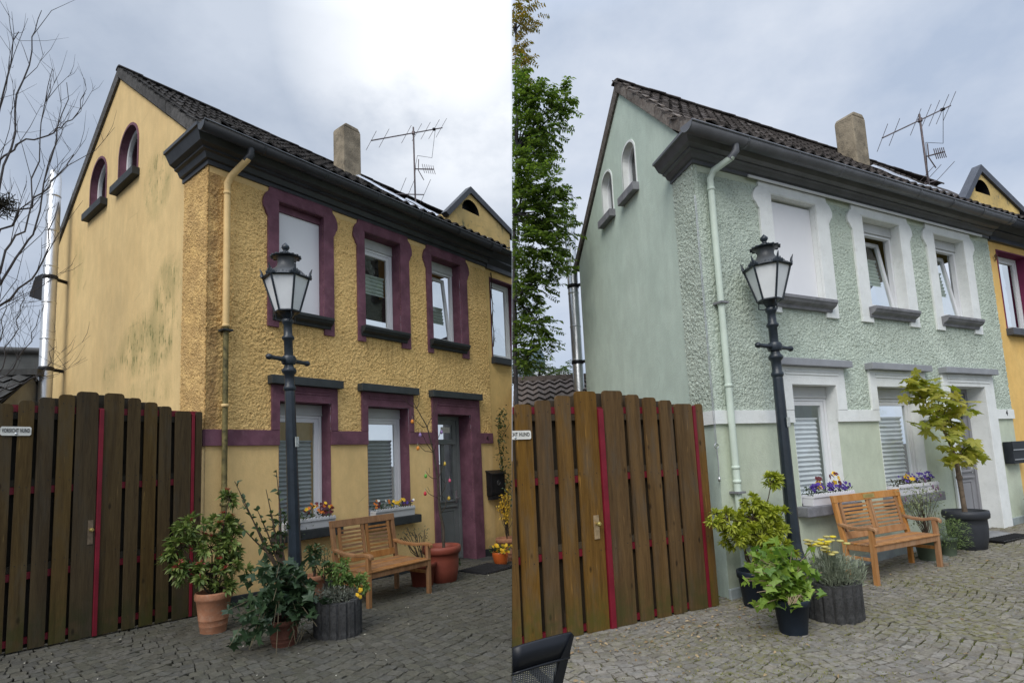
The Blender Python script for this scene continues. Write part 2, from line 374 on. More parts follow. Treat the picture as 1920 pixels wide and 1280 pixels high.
def lump(u, v, s_=0.0):
    p_ = Vector((u*41, s_, v*41)); d = mnoise.voronoi(p_)[0]
    return .0135*max(0.0, 1-d[0]*1.2)+.007*mnoise.noise(Vector((u*24, s_+3, v*24)))*(1+.8*mnoise.noise(Vector((u*1.3, s_, v*1.3))))+.005*mnoise.noise(Vector((u*55, s_, v*55)))+.004*mnoise.noise(Vector((u*2.1, s_, v*2.1)))
def lumpgrid(f, x0, x1, z0, z1, holes, fn, step=.0122, seed=0.0):
    def cuts(a, b, ex):
        c = sorted({a, b} | {q for q in ex if a < q < b}); out = []
        for i in range(len(c)-1):
            n = max(1, round((c[i+1]-c[i])/step)); out += [c[i]+(c[i+1]-c[i])*k/n for k in range(n)]
        return out+[b]
    xs = cuts(x0, x1, [q for h in holes for q in h[:2]]); zs = cuts(z0, z1, [q for h in holes for q in h[2:]])
    idx = {}; vs = []; fs = []
    def vid(i, j):
        k = idx.get((i, j))
        if k is None: k = idx[(i, j)] = len(vs); vs.append(fn(xs[i], zs[j], lump(xs[i], zs[j], seed)))
        return k
    for i in range(len(xs)-1):
        cx = (xs[i]+xs[i+1])/2
        for j in range(len(zs)-1):
            cz = (zs[j]+zs[j+1])/2
            if any(a < cx < b and c < cz < d for a, b, c, d in holes): continue
            fs.append((vid(i, j), vid(i+1, j), vid(i+1, j+1), vid(i, j+1)))
    f.add(vs, fs, 0, True)
def reveal(mb, a, b, c, d, y0, y1, mi, bottom=True):
    q = [(a, c), (a, d), (b, d), (b, c)]
    for k in range(4 if bottom else 3):
        (xa, za), (xb, zb) = q[k], q[(k+1) % 4]
        mb.add([(xa, y0, za), (xb, y0, zb), (xb, y1, zb), (xa, y1, za)], [(0, 1, 2, 3)], mi)
def framebox(mb, a, b, c, d, t, y0, y1, mi=0, M=None, tb=None):
    tb = tb or t
    mb.box(a, a+t, y0, y1, c, d, mi, M); mb.box(b-t, b, y0, y1, c, d, mi, M)
    mb.box(a+t, b-t, y0, y1, c, c+tb, mi, M); mb.box(a+t, b-t, y0, y1, d-t, d, mi, M)
def window(H, a, b, c, d, y, box=.14, blind=None, tilt=0.0, cut=False, label=None, blindmat=None, name='window'):
    a += .004; b -= .004; c += .003; d -= .003
    f = MB(); framebox(f, a, b, c, d-box, .05, y, y+.07); fo = f.build(name, PVC, H, bevel=.004, cut=cut)
    if box:
        q = MB(); q.box(a, b, y-.015, y+.10, d-box+.002, d); q.box(a, b, y-.022, y-.014, d-box-.012, d-box+.016); q.build('shutter_box', PVCG, fo, bevel=.004, cut=cut)
    d2 = d-box-.052; a2, b2, c2 = a+.052, b-.052, c+.052
    M = Matrix.Translation((0, y+.02, c2)) @ Matrix.Rotation(-tilt, 4, 'X') @ Matrix.Translation((0, -y-.02, -c2))
    f = MB(); framebox(f, a2, b2, c2, d2, .062, y+.012, y+.06, 0, M); so_ = f.build('sash', PVC, fo, bevel=.004, cut=cut)
    f = MB(); f.add([M @ Vector(p) for p in ((a2+.06, y+.03, c2+.06), (b2-.06, y+.03, c2+.06), (b2-.06, y+.03, d2-.06), (a2+.06, y+.03, d2-.06))], [(0, 1, 2, 3)])
    f.build('pane', GLASS, fo, cut=cut)
    if blind:
        z0, z1 = blind; f = MB(); n = max(4, 2*int((z1-z0)/.062)); vs = []; yb = y+.085
        for k in range(n+1):
            zz = z0+(z1-z0)*k/n; yy = yb+(.026 if k % 2 else 0)
            vs += [M @ Vector((a2+.07, yy, zz)), M @ Vector((b2-.07, yy, zz))]
        f.add(vs, [(2*k, 2*k+1, 2*k+3, 2*k+2) for k in range(n)])
        f.box(a2+.07, b2-.07, yb-.012, yb+.014, z1, z1+.018, 0, M); f.build('blind', blindmat or BLIND, fo, cut=cut)
    return fo
def surround_upper(H, p, o, mat, sillmat):
    zb, zt, zo, zs = p['upz']; e0, e1, eb = p['ear']; a, b, c, d = o
    def side(x, sg):
        pts = [(x, zb), (x, e0)]
        for k in range(1, 12):
            t = k/12; pts.append((x-sg*eb*(math.sin(math.pi*t)**.8)*(1.0 if t > .25 else .75), e0+(e1-e0)*t))
        pts += [(x+sg*.015, e1+.005), (x+sg*.02, zt)]
        return pts
    L_ = side(a, 1); R_ = side(b, -1)
    poly = L_+R_[::-1]+[(d, zb), (d, zo), (c, zo), (c, zb)]
    f = MB(); f.prism(poly, lambda u, v, w: Vector((u, w, v)), -.035, .0)
    # stepped inner moulding along the opening's head
    f.box(c-.03, d+.03, -.042, -.034, zo+.012, zo+.03)
    f.build('window_surround', mat, H, bevel=.004)
    f = MB(); prof = [(.0, zs-.16), (-.05, zs-.16), (-.06, zs-.12), (-.12, zs-.085), (-.14, zs-.05), (-.15, zs-.045), (-.15, zs), (0.2, zs+.006)]
    f.prism([(y, z) for y, z in prof], lambda u, v, w: Vector((w, u, v)), c-.10, d+.10)
    f.build('window_sill', sillmat, H, bevel=.004)
def surround_lower(H, p, o, capx, mat, capmat, bottom, door=False):
    a, b, c, d = o; zo = p['loz'][0] if not door else p['door'][4]
    ct, cbm = p['cap']
    f = MB(); poly = [(a, bottom), (a, cbm), (b, cbm), (b, bottom), (d, bottom), (d, zo), (c, zo), (c, bottom)]
    f.prism(poly, lambda u, v, w: Vector((u, w, v)), -.035, 0)
    zm = (zo+cbm)/2
    for k, dz in enumerate((.055, .095) if not door else (.035, .07, .125)):
        f.box(a+.14, b-.14, -.047, -.0355, cbm-dz-.018, cbm-dz)
    f.build('window_surround' if not door else 'door_surround', mat, H, bevel=.004)
    f = MB(); f.box(capx[0], capx[1], -.13, 0, cbm+.001, ct); f.build('lintel_cap', capmat, H, bevel=.006)
def arch_pts(y0, y1, z0, z1, n=14):
    r = (y1-y0)/2; cy = (y0+y1)/2; zs = z1-r*1.0
    return [(y0, z0)]+[(cy-r*math.cos(math.pi*k/n), zs+r*math.sin(math.pi*k/n)) for k in range(n+1)]+[(y1, z0)]
def pantile_mesh(wd, ln, mat):
    f = MB(); n = 8; th = .022
    def prof(t): return .021*math.sin(2*math.pi*(t+.12))+(.012 if t < .08 else 0)
    top = []; vs = []
    for s_ in (0, 1):
        for k in range(n+1):
            t = k/n; vs.append((t*wd*1.06, s_*ln*1.12, prof(t)+.028*(1-s_)+.006))
    fs = [(k, k+1, n+2+k, n+1+k) for k in range(n)]
    f.add(vs, fs, 0, True)
    lo = [(x, y, z-th) for x, y, z in vs[:n+1]]
    f.add(vs[:n+1]+lo, [(k, n+1+k, n+2+k, k+1) for k in range(n)], 0)
    f.add([vs[0], vs[n+1], (vs[n+1][0], vs[n+1][1], vs[n+1][2]-th), lo[0]], [(0, 1, 2, 3)], 0)
    return f
def roof(H, p, m, nmax=290):
    prof = [p['tile0'], p['tk'], p['tile1']]; (y0, z0), (y1, z1) = prof[0], prof[2]
    lens = [math.hypot(prof[i+1][0]-prof[i][0], prof[i+1][1]-prof[i][1]) for i in (0, 1)]; ln = sum(lens)
    def at(s_):
        i = 0 if s_ < lens[0] else 1; t = (s_-(0 if i == 0 else lens[0]))/lens[i]; (ya, za), (yb, zb) = prof[i], prof[i+1]
        return ya+(yb-ya)*t, za+(zb-za)*t, math.atan2(zb-za, yb-ya)
    xe = p['gend']-.1; k = SK[CUR]; sk = math.sin(k)
    f = MB(); dk = .05
    yr, zr = p['rear'][0]+.15, p['rear'][1]+.10; x0 = -.02
    line = prof+[(yr, zr)]
    A = [Vector((x0+max(y, 0)*math.tan(k), y, z-dk)) for y, z in line]; B = [Vector((xe, y, z-dk)) for y, z in line]
    A2 = [q+Vector((0, 0, -.10)) for q in A]; B2 = [q+Vector((0, 0, -.10)) for q in B]
    for i in range(3):
        f.add([A[i], B[i], B[i+1], A[i+1]], [(0, 1, 2, 3)]); f.add([A2[i], B2[i], B2[i+1], A2[i+1]], [(0, 3, 2, 1)])
    f.add([A[0], B[0], B2[0], A2[0]], [(0, 1, 2, 3)]); f.add([A[3], B[3], B2[3], A2[3]], [(0, 1, 2, 3)])
    R_ = f.build('roof', m['tile'], H, cut=(CUR == 'L'), fill=False)
    cols = .205; rows = .295; nc = int((xe+.2)/cols); nr = int(ln/rows); rows = ln/nr
    pm = pantile_mesh(cols, rows, m['tile']); me = pm.mesh('tile', m['tile']); slots = []
    for i in range(nc):
        for j in range(nr):
            yy, zz, an = at(j*rows+.01); x = -.03+i*cols; off = max(yy, 0)*math.tan(k)
            if x < off-.03-cols*.5: continue
            x = max(x, off-.03)
            if x > p['W']-.3 and side_of(SETM[CUR] @ Vector((x+cols*1.1, yy, zz))) < .01: continue
            if x > p['dorm'][3]-.05 and yy > p['dorm'][1]-.25: continue
            slots.append((x, yy, zz, an, (SETM[CUR] @ Vector((x, yy, zz))-CAM).length))
    slots.sort(key=lambda q: q[4]); rest = MB()
    for q, (x, yy, zz, an, _) in enumerate(slots):
        M = Matrix.Translation((x, yy, zz+random.uniform(-.005, .010))) @ Matrix.Rotation(an+random.uniform(-.02, .02), 4, 'X') @ Matrix.Rotation(random.uniform(-.03, .03), 4, 'Z')
        if q < nmax: inst('tile', me, R_, M)
        else: rest.add([M @ Vector(v) for v in pm.v], pm.f, 0, True)
    if rest.v: rest.build('tiles', m['tile'], R_, kind='stuff')
    rid = MB(); pr = [(.10*math.cos(math.pi*t/6), .05*math.sin(math.pi*t/6)) for t in range(7)]
    rid.prism(pr+[(q[0]*.8, q[1]*.8-.015) for q in pr[::-1]], lambda u, v, w_: Vector((w_, u, v+.02*w_)), 0, .37)
    rm = rid.mesh('ridge_tile', m['tile']); x = y1*math.tan(k)-.05
    while x < xe-.4:
        if side_of(SETM[CUR] @ Vector((x+.4, y1, z1))) > 0: inst('ridge_tile', rm, R_, Matrix.Translation((x, y1, z1+.01+random.uniform(-.006, .006))) @ Matrix.Rotation(random.uniform(-.02, .02), 4, 'Y'))
        x += .34
    sw = p['slope_w']; vm = m['verge']
    for j in range(nr):
        pts = []
        for s_ in (j*rows, (j+1.1)*rows):
            yy, zz, an = at(min(s_, ln-.001)); zw = p['apex']-(p['ridge']-yy)*sw-.02; zt = zz+.06
            pts.append((yy/math.cos(k) if k else yy, min(max(zw, zt-.19), zt-.12), zt))
        (ya, ba, ta), (yb, bb, tb) = pts; o_ = .022+.012*random.random()
        f = MB(); f.prism([(ya, ba-.015), (yb, bb-.015), (yb, tb-.03), (ya, ta+.012)], lambda u, v, w_: Gp(u, v, w_), o_, o_+.022)
        f.prism([(ya, ta-.012), (yb, tb-.045), (yb, tb-.03), (ya, ta+.012)], lambda u, v, w_: Gp(u, v, w_), -.12, o_+.022); f.build('verge_tile', vm, R_, bevel=.005)
    yr_, zr_ = p['rear']
    f = MB(); f.prism([(p['ridge'], p['apex']-.02), (p['ridge'], z1+.05), (yr_+.2, zr_+.06), (yr_+.2, zr_-.10)], lambda u, v, w_: Gp(u, v, w_), .0, .04); f.build('verge_board', m['verge'], R_)
    return R_
def house(p, m, name, label):
    H = thing(name, label, 'house')
    W, rev = p['W'], p['rev']; bt = p['band'][1]; zb, zt, zo, zs = p['upz']
    uph = [(o[2], o[3], zs-.02, zo) for o in p['up']]; loh = [(o[2], o[3], p['loz'][1], p['loz'][0]) for o in p['lo']]
    dh = (p['door'][2], p['door'][3], -.3, p['door'][4]); zf = p['cz']-.09
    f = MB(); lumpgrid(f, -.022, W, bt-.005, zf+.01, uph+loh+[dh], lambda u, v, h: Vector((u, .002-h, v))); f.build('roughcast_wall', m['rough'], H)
    f = MB(); wallgrid(f, 0, W, -.4, bt-.005, loh+[dh], .006, 0); f.build('front_wall', m['smooth'], H)
    f = MB(); wallgrid(f, 0, W, zf, p['ctop'], [], -.004, 0)
    f.add([(0, -.004, zf), (W, -.004, zf), (W, .0, zf), (0, 0, zf)], [(0, 1, 2, 3)])
    f.build('fascia', m['smooth'], H)
    for h in uph+loh: f = MB(); reveal(f, *h, -.001, rev+.12, 0); f.build('reveal_lining', m['trim'], H)
    f = MB(); reveal(f, *dh, -.001, p['drev']+.12, 0, False); f.build('reveal_lining', m['trim'], H)
    # gable wall with its two arched openings
    ap = p['apex']; yr, zr = p['rear']; sw = p['slope_w']
    zfr = ap-(p['ridge'])*sw
    outer = [(0.0, -.4), (0.0, max(zfr, p['cz']-.3)), (p['ridge'], ap), (yr, zr), (yr, -.4)]
    holes = [arch_pts(a, b, *p['gwz']) for a, b in p['gw']]
    loops = [[Vector((u, v, 0)) for u, v in q] for q in [outer]+holes]
    tri = tessellate_polygon(loops); flat = [q for l_ in loops for q in l_]
    f = MB(); f.add([Gp(q.x, q.y) for q in flat], tri)
    f.add([Gp(yr, -.4), Gp(yr, zr), Vector((W+1, Gp(yr, 0).y, zr)), Vector((W+1, Gp(yr, 0).y, -.4))], [(0, 1, 2, 3)])
    f.build('gable_wall', m['gable'], H)
    for q in holes:
        f = MB(); n = len(q)
        f.add([Gp(u, v, .002) for u, v in q]+[Gp(u, v, -.16) for u, v in q], [(i, (i+1) % n, n+(i+1) % n, n+i) for i in range(n)])
        cy = sum(u for u, _ in q)/n; cz_ = p['gwz'][0]
        big = [(cy+(u-cy)*1.09, cz_+(v-cz_)*1.045) for u, v in q]
        f.add([Gp(u, v, .012) for u, v in q]+[Gp(u, v, .012) for u, v in big], [(i, i+1, n+i+1, n+i) for i in range(n-1)])
        f.add([Gp(u, v, .012) for u, v in big]+[Gp(u, v, 0) for u, v in big], [(i, i+1, n+i+1, n+i) for i in range(n-1)])
        f.build('arch_surround', m['trim'], H)
        f = MB(); inn = [(cy+(u-cy)*.84, cz_+.05+(v-cz_)*.88) for u, v in q]
        f.add([Gp(u, v, -.10) for u, v in q]+[Gp(u, v, -.10) for u, v in inn]+[Gp(u, v, -.15) for u, v in inn], [(i, (i+1) % n, n+(i+1) % n, n+i) for i in range(n)]+[(n+i, n+(i+1) % n, 2*n+(i+1) % n, 2*n+i) for i in range(n)])
        wo = f.build('arched_window', PVC, H)
        f = MB(); f.add([Gp(u, v, -.13) for u, v in inn], [tuple(range(n))]); f.build('pane', GLASS, wo)
        y0_, y1_ = q[0][0], q[-1][0]; ex = (y1_-y0_)*.12
        f = MB(); f.prism([(y0_-ex, cz_-.13), (y1_+ex, cz_-.13), (y1_+ex, cz_), (y0_-ex, cz_)], lambda u, v, w_: Gp(u, v, w_), -.15, .11); f.build('window_sill', m['sill'], H, bevel=.006)
    # roughcast corner strip on the gable
    f = MB(); f.prism([(0.0, bt-.01), (p['strip'], bt-.01), (p['strip'], p['cz']+.1), (0, p['cz']+.1)], lambda u, v, w_: Gp(u, v, w_), -.05, .004); lumpgrid(f, -.012, p['strip'], bt-.01, p['cz']+.1, [], lambda u, v, h: Gp(u, v, .010+h), seed=7.0); f.build('corner_strip', m['rough'], H)
    # cornice with its return
    cz, ct = p['cz'], p['ctop']; k = ct-cz
    prof = [(0, cz), (.035, cz), (.035, cz+.16*k), (.07, cz+.19*k), (.10, cz+.36*k), (.14, cz+.40*k), (.14, cz+.47*k), (.20, cz+.55*k), (.255, cz+.86*k), (.28, cz+.88*k), (.28, ct), (0, ct)]
    def ring(d, z): # front-left corner swept point list: end of return, corner, far end
        kk = SK[CUR]
        e = Gp(p['strip']+.02, z, d); 
        # corner: intersection of offset front (y=-d) and offset gable
        yc = (-d-d*math.sin(kk))/math.cos(kk); c_ = Gp(yc, z, d); c_.y = -d
        return [e, c_, Vector((W, -d, z))]
    f = MB(); pts = [ring(d, z) for d, z in prof]; n = len(prof); vs = [q for r_ in pts for q in r_]
    fs = []
    for i in range(n):
        j = (i+1) % n
        for s_ in (0, 1): fs.append((i*3+s_, i*3+s_+1, j*3+s_+1, j*3+s_))
    fs += [tuple(i*3 for i in range(n)), tuple(i*3+2 for i in range(n))[::-1]]
    f.add(vs, fs); f.build('cornice', m['zinc'], H)
    # gutter
    gy, gz = p['gut']; r = .095; f = MB(); n = 12
    pr = [(gy+r*math.cos(math.pi+math.pi*t/n), gz+r*1.05*math.sin(math.pi+math.pi*t/n)) for t in range(n+1)]
    inn = [(gy+(u-gy)*.93, gz+(v-gz)*.93) for u, v in pr]
    f.prism(pr+inn[::-1], lambda u, v, w_: Vector((w_, u, v)), p['gx'], W, 0, True)
    f.prism(pr, lambda u, v, w_: Vector((w_, u, v)), p['gx']-.012, p['gx'])
    f.tube([(p['gx']-.01, gy-r, gz), (W, gy-r, gz)], .014, 6)
    go = f.build('gutter', m['zinc'], H)
    f = MB()
    x = .5
    while x < W:
        f = MB(); pr2 = [(gy+(u-gy)*1.05, gz+(v-gz)*1.05) for u, v in pr]
        f.prism(pr2+pr[::-1], lambda u, v, w_: Vector((w_, u, v)), x, x+.03); f.build('gutter_seam', m['zinc'], go); x += .95
    # downpipe
    px = .20; f = MB(); zc = p['ctop']
    bend = [(px+.16, gy, gz-.07), (px+.16, gy, gz-.16), (px+.13, gy+.05, gz-.24), (px+.03, -.12, cz-.10), (px, -.075, cz-.20), (px, -.075, cz-.34)]
    f.tube(bend, .043, 12, 0); dp = f.build('downpipe', m['pipe'], H)
    f = MB(); f.tube([(px+.16, gy, gz-.06), (px+.16, gy, gz-.17), (px+.12, gy+.07, gz-.25)], .047, 12); f.build('pipe_elbow', m['zinc'], dp)
    f = MB(); f.tube([(px, -.075, cz-.34), (px, -.075, bt+1.35 if CUR == 'L' else zg(px)+.02)], .042, 12); f.build('pipe', m['pipe'], dp)
    if CUR == 'L':
        f = MB(); f.tube([(px, -.075, bt+1.35), (px, -.075, zg(px)+.02)], .034, 12); f.build('pipe', m['pipe2'], dp)
    for z in ((cz-.34), bt+1.34, bt+.3, 1.55, 1.38, .9):
        f = MB(); f.lathe([(.043, -.02), (.049, -.018), (.049, .018), (.043, .02)], 12, (px, -.075, z)); f.build('pipe_collar', m['pipe'] if z > 1.6 or CUR == 'R' else m['pipe2'], dp)
    for z in (1.25, 3.6):
        f = MB(); f.box(px-.065, px+.065, -.14, .0, z-.012, z+.012); f.build('pipe_clip', m['sill'], dp)
    # band, surrounds, sills
    b0, b1 = p['band']; seg = []; xs = [-.02]
    for o in p['lo']: xs += [o[2], o[3]]
    xs += [p['door'][0]]; pairs = list(zip(xs[0::2], xs[1::2]))+[(p['door'][1], W)]
    for a, b in pairs:
        f = MB(); f.box(a, b, -.030, .01, b0, b1); f.build('band', m['trim'], H, bevel=.003)
    f = MB(); f.prism([(-.02, b0), (.42, b0), (.42, b1), (-.02, b1)], lambda u, v, w_: Gp(u, v, w_), -.02, .033); f.build('band', m['trim'], H)
    for o, cx in zip(p['lo'], p['capx']): surround_lower(H, p, o, cx, m['trim'], m['cap'], b1+.001)
    d = p['door']; surround_lower(H, p, d[:4], p['capx'][2], m['trim'], m['cap'], zg(5.0)-.02, True)
    for o in p['up']: surround_upper(H, p, o, m['trim'], m['sill'])
    for o in p['lo']:
        z = p['loz'][1]; f = MB(); f.box(o[2]-.11, o[3]+.10, -.16, .25, z-.13, z); f.build('window_sill', m['sill'], H, bevel=.012)
    # plinth
    f = MB(); pl = p['plinth']
    for a, b in ((-.012, d[0]), (d[1], W)):
        f.prism([(a, zg(a)-.3), (b, zg(b)-.3), (b, zg(b)+pl), (a, zg(a)+pl)], lambda u, v, w_: Vector((u, w_, v)), -.03, .01)
    f.build('plinth', m['plinth'], H, bevel=.01)
    f = MB(); f.box(d[0]-.05, d[1]+.10, -.32, .34, zg(5)-.3, zg(5)+(.02 if CUR == 'L' else .05)); f.build('door_step', m['step'], H, bevel=.012)
    # door
    a, b, y = d[2], d[3], p['drev']; z0 = zg(5)+(.02 if CUR == 'L' else .05)+.005; z1 = d[4]-.004; Wd = b-a; Hd = z1-z0
    f = MB(); framebox(f, a+.004, b-.004, z0, z1, .07, y, y+.09); df = f.build('door', m['door'], H, bevel=.004)
    ai, bi = a+.075, b-.075; zc_ = z0+.40*Hd
    f = MB(); f.box(ai, bi, y+.02, y+.06, z0+.005, zc_); 
    zt2 = z0+Hd*.80
    f.box(ai, ai+.11*Wd, y+.02, y+.06, zc_, z1-.07); f.box(bi-.11*Wd, bi, y+.02, y+.06, zc_, z1-.07); xm = (ai+bi)/2
    f.box(xm-.05*Wd, xm+.05*Wd, y+.02, y+.06, zc_, zt2); f.box(ai+.11*Wd, bi-.11*Wd, y+.02, y+.06, zt2-.0, zt2+.10); f.box(ai+.11*Wd, bi-.11*Wd, y+.02, y+.06, z1-.16, z1-.07)
    f.build('door_leaf', m['door'], df, bevel=.004)
    f = MB(); framebox(f, ai+.12*Wd, bi-.12*Wd, z0+.2, zc_-.14, .03, y+.005, y+.02); f.box(ai+.12*Wd+.05, bi-.12*Wd-.05, y+.008, y+.02, z0+.25, zc_-.19); f.build('door_panel', m['door'], df, bevel=.006)
    for zz in (zc_+.0, z0+.13, zt2+.005, zc_-.10):
        f = MB(); f.box(ai+.06*Wd, bi-.06*Wd, y-.015, y+.02, zz, zz+.035); f.build('moulding', m['door'], df, bevel=.006)
    f = MB(); f.add([(ai+.1*Wd, y+.05, zc_), (bi-.1*Wd, y+.05, zc_), (bi-.1*Wd, y+.05, z1-.08), (ai+.1*Wd, y+.05, z1-.08)], [(0, 1, 2, 3)]); f.build('pane', GLASS, df)
    f = MB(); hx = bi-.06*Wd; f.tube([(hx, y+.02, zc_+.06), (hx, y-.05, zc_+.06), (hx-.10, y-.055, zc_+.06)], .011, 8); f.box(hx-.02, hx+.02, y+.012, y+.02, zc_-.02, zc_+.2); f.build('door_handle', STEEL, df)
    roof(H, p, m)
    # chimney
    c0, c1, cy0, cy1, ctp = p['chim']; f = MB(); f.box(c0, c1, cy0, cy1, ctp-1.9, ctp-.06); f.prism([(0, ctp-.06), (c1-c0, ctp-.06), (c1-c0-.07, ctp+.03), (.07, ctp+.03)], lambda u, v, w_: Vector((c0+u, w_, v)), cy0, cy1); f.build('chimney', CHIM, H, bevel=.02)
    (y0, z0_), (y1, z1_) = p['tk'], p['tile1']; k = (z1_-z0_)/(y1-y0); k0 = (p['tk'][1]-p['tile0'][1])/(p['tk'][0]-p['tile0'][0])
    for (xa, ya, xb, yb, wd) in ((c0+.3, cy0-.1, c1+1.1, -.1, .13), (c1+.9, cy0-.5, c1+1.7, 0, .10)):
        f = MB(); n = 10; vs = []
        for i in range(n+1):
            t = i/n; x = xa+(xb-xa)*t; yy = ya+(yb-ya)*t; zz = z0_+(k if yy > y0 else k0)*(yy-y0)+.085+.015*(i % 2)
            vs += [(x-wd/2, yy, zz), (x, yy-.02, zz+.03), (x+wd/2, yy, zz)]
        f.add(vs, [q for i in range(n) for q in ((3*i, 3*i+1, 3*i+4, 3*i+3), (3*i+1, 3*i+2, 3*i+5, 3*i+4))], 0, True); f.build('roof_flashing', LEAD, H)
    return H
def neighbour(p, m, name, label):
    """the house next door, joined to the right"""
    H = thing(name, label, 'house', (p['W'], 0, 0)); X0 = p['W']; E = p['end']-X0; L_ = (CUR == 'L')
    w0, w1, wz0, wz1 = p['nwin']; w0 -= X0; w1 -= X0; hole = (w0, w1, wz0, wz1)
    f = MB(); wallgrid(f, .004, E, -.4, p['ctop'], [hole], .012, 0); f.build('front_wall', m['nyel'], H, cut=L_, fill=False)
    f = MB(); reveal(f, *hole, .010, .30, 0)
    for (a, b, c, d) in ((w0-.03, w0, wz0, wz1+.03), (w1, w1+.03, wz0, wz1+.03), (w0, w1, wz1, wz1+.03)): f.box(a, b, .002, .013, c, d)
    f.build('reveal_lining', m['ntrim'], H, cut=L_, fill=False)
    window(H, w0, w1, wz0, wz1, .16, 0, None, 0, L_)
    f = MB(); f.box(w0-.06, w1+.06, -.10, .2, wz0-.13, wz0); f.build('window_sill', m['nsill'], H, cut=L_, bevel=.006)
    cz, ct = p['cz'], p['ctop']; k = ct-cz
    prof = [(0.012, cz-.02), (-.05, cz-.02), (-.05, cz+.2*k), (-.15, cz+.42*k), (-.15, cz+.5*k), (-.29, cz+.88*k), (-.29, ct+.02), (0.012, ct+.02)]
    f = MB(); f.prism(prof, lambda u, v, w_: Vector((w_, u, v)), .004, E); f.build('cornice', m['nzinc'], H, cut=L_)
    gy, gz = p['gut']; r = .085; n = 10
    pr = [(gy+r*math.cos(math.pi+math.pi*t/n), gz-.02+r*math.sin(math.pi+math.pi*t/n)) for t in range(n+1)]; inn = [(gy+(u-gy)*.92, gz-.02+(v-gz+.02)*.92) for u, v in pr]
    f = MB(); f.prism(pr+inn[::-1], lambda u, v, w_: Vector((w_, u, v)), .01, E, 0, True); f.tube([(.01, gy-r, gz-.02), (E, gy-r, gz-.02)], .014, 6); f.build('gutter', m['nzinc'], H, cut=L_, fill=False)
    # dormer gable
    px, py, pz, lx, hw = p['dorm']; px -= X0; lx -= X0; dz = pz-((px-lx)*.62*1.7)
    slope = (pz-dz)/(px-lx); rx = px+(px-lx)*1.9; zbm = p['ctop']-.3
    rzr = pz-(rx-px)*(.42 if not L_ else .40)
    wx = px+.02; wz = pz-.62; wr = .30
    ow_ = [(lx+.06, zbm), (lx+.06, dz-.0), (px, pz-.10), (rx, rzr-.1), (rx, zbm)]
    hl = [(wx+wr*math.cos(math.pi*t/12), wz+wr*math.sin(math.pi*t/12)) for t in range(13)]
    loops = [[Vector((u, v, 0)) for u, v in q] for q in (ow_, hl)]; tri = tessellate_polygon(loops); flat = [q for l_ in loops for q in l_]
    f = MB(); f.add([(q.x, py, q.y) for q in flat], tri); f.add([(lx+.06, py, zbm), (lx+.06, py, dz), (lx+.06, py+2.5, dz), (lx+.06, py+2.5, zbm)], [(0, 1, 2, 3)])
    dn = f.build('dormer_wall', m['ndorm'], H, cut=L_, fill=False)
    f = MB(); nh = len(hl); f.add([(u, py-.001, v) for u, v in hl]+[(u, py+.2, v) for u, v in hl], [(i, i+1, nh+i+1, nh+i) for i in range(nh-1)]+[(0, nh, 2*nh-1, nh-1)]); f.add([(u, py+.19, v) for u, v in hl], [tuple(range(nh))]); f.build('arched_window', BLACK, H, cut=L_, fill=False)
    f = MB(); t = .12
    f.prism([(lx-.08, dz-.08), (px, pz), (rx+.2, rzr-.06), (rx+.2, rzr-.2), (px, pz-.16), (lx+.02, dz-.14)], lambda u, v, w_: Vector((u, w_, v)), py-.05, py+.12); f.build('dormer_roof', m['nzinc'], H, cut=L_)
    return H
# ================================================================== grounds
def base_ground():
    f = MB(); f.box(-400, 400, -60, 900, -.9, -.6)
    o = f.build('ground', simple('dark_earth', (.06, .055, .045), .95, .3, .5)); o['kind'] = 'structure'
base_ground()
def stone_mesh(mb, cx, cy, sx, sy, h, rot, z0=0.0, jit=.012):
    vs = []; ca, sa = math.cos(rot), math.sin(rot)
    for (k, e, z) in ((1.0, 0, -.05), (1.0, 0, h*.55), (.91, 0, h)):
        for (u, v) in ((-1, -1), (0, -1.05), (1, -1), (1.05, 0), (1, 1), (0, 1.05), (-1, 1), (-1.05, 0)):
            jx, jy = random.uniform(-jit, jit), random.uniform(-jit, jit)
            x, y = u*sx/2*k+jx*k, v*sy/2*k+jy*k
            vs.append((cx+x*ca-y*sa, cy+x*sa+y*ca, z0+z+(random.uniform(-.003, .003) if z > 0 else 0)))
    fs = [(i, (i+1) % 8, 8+(i+1) % 8, 8+i) for i in range(8)]+[(8+i, 8+(i+1) % 8, 16+(i+1) % 8, 16+i) for i in range(8)]
    k = len(mb.v); mb.add(vs, fs, 0, False); mb.add(vs[16:], [tuple(range(8))], 0, False)
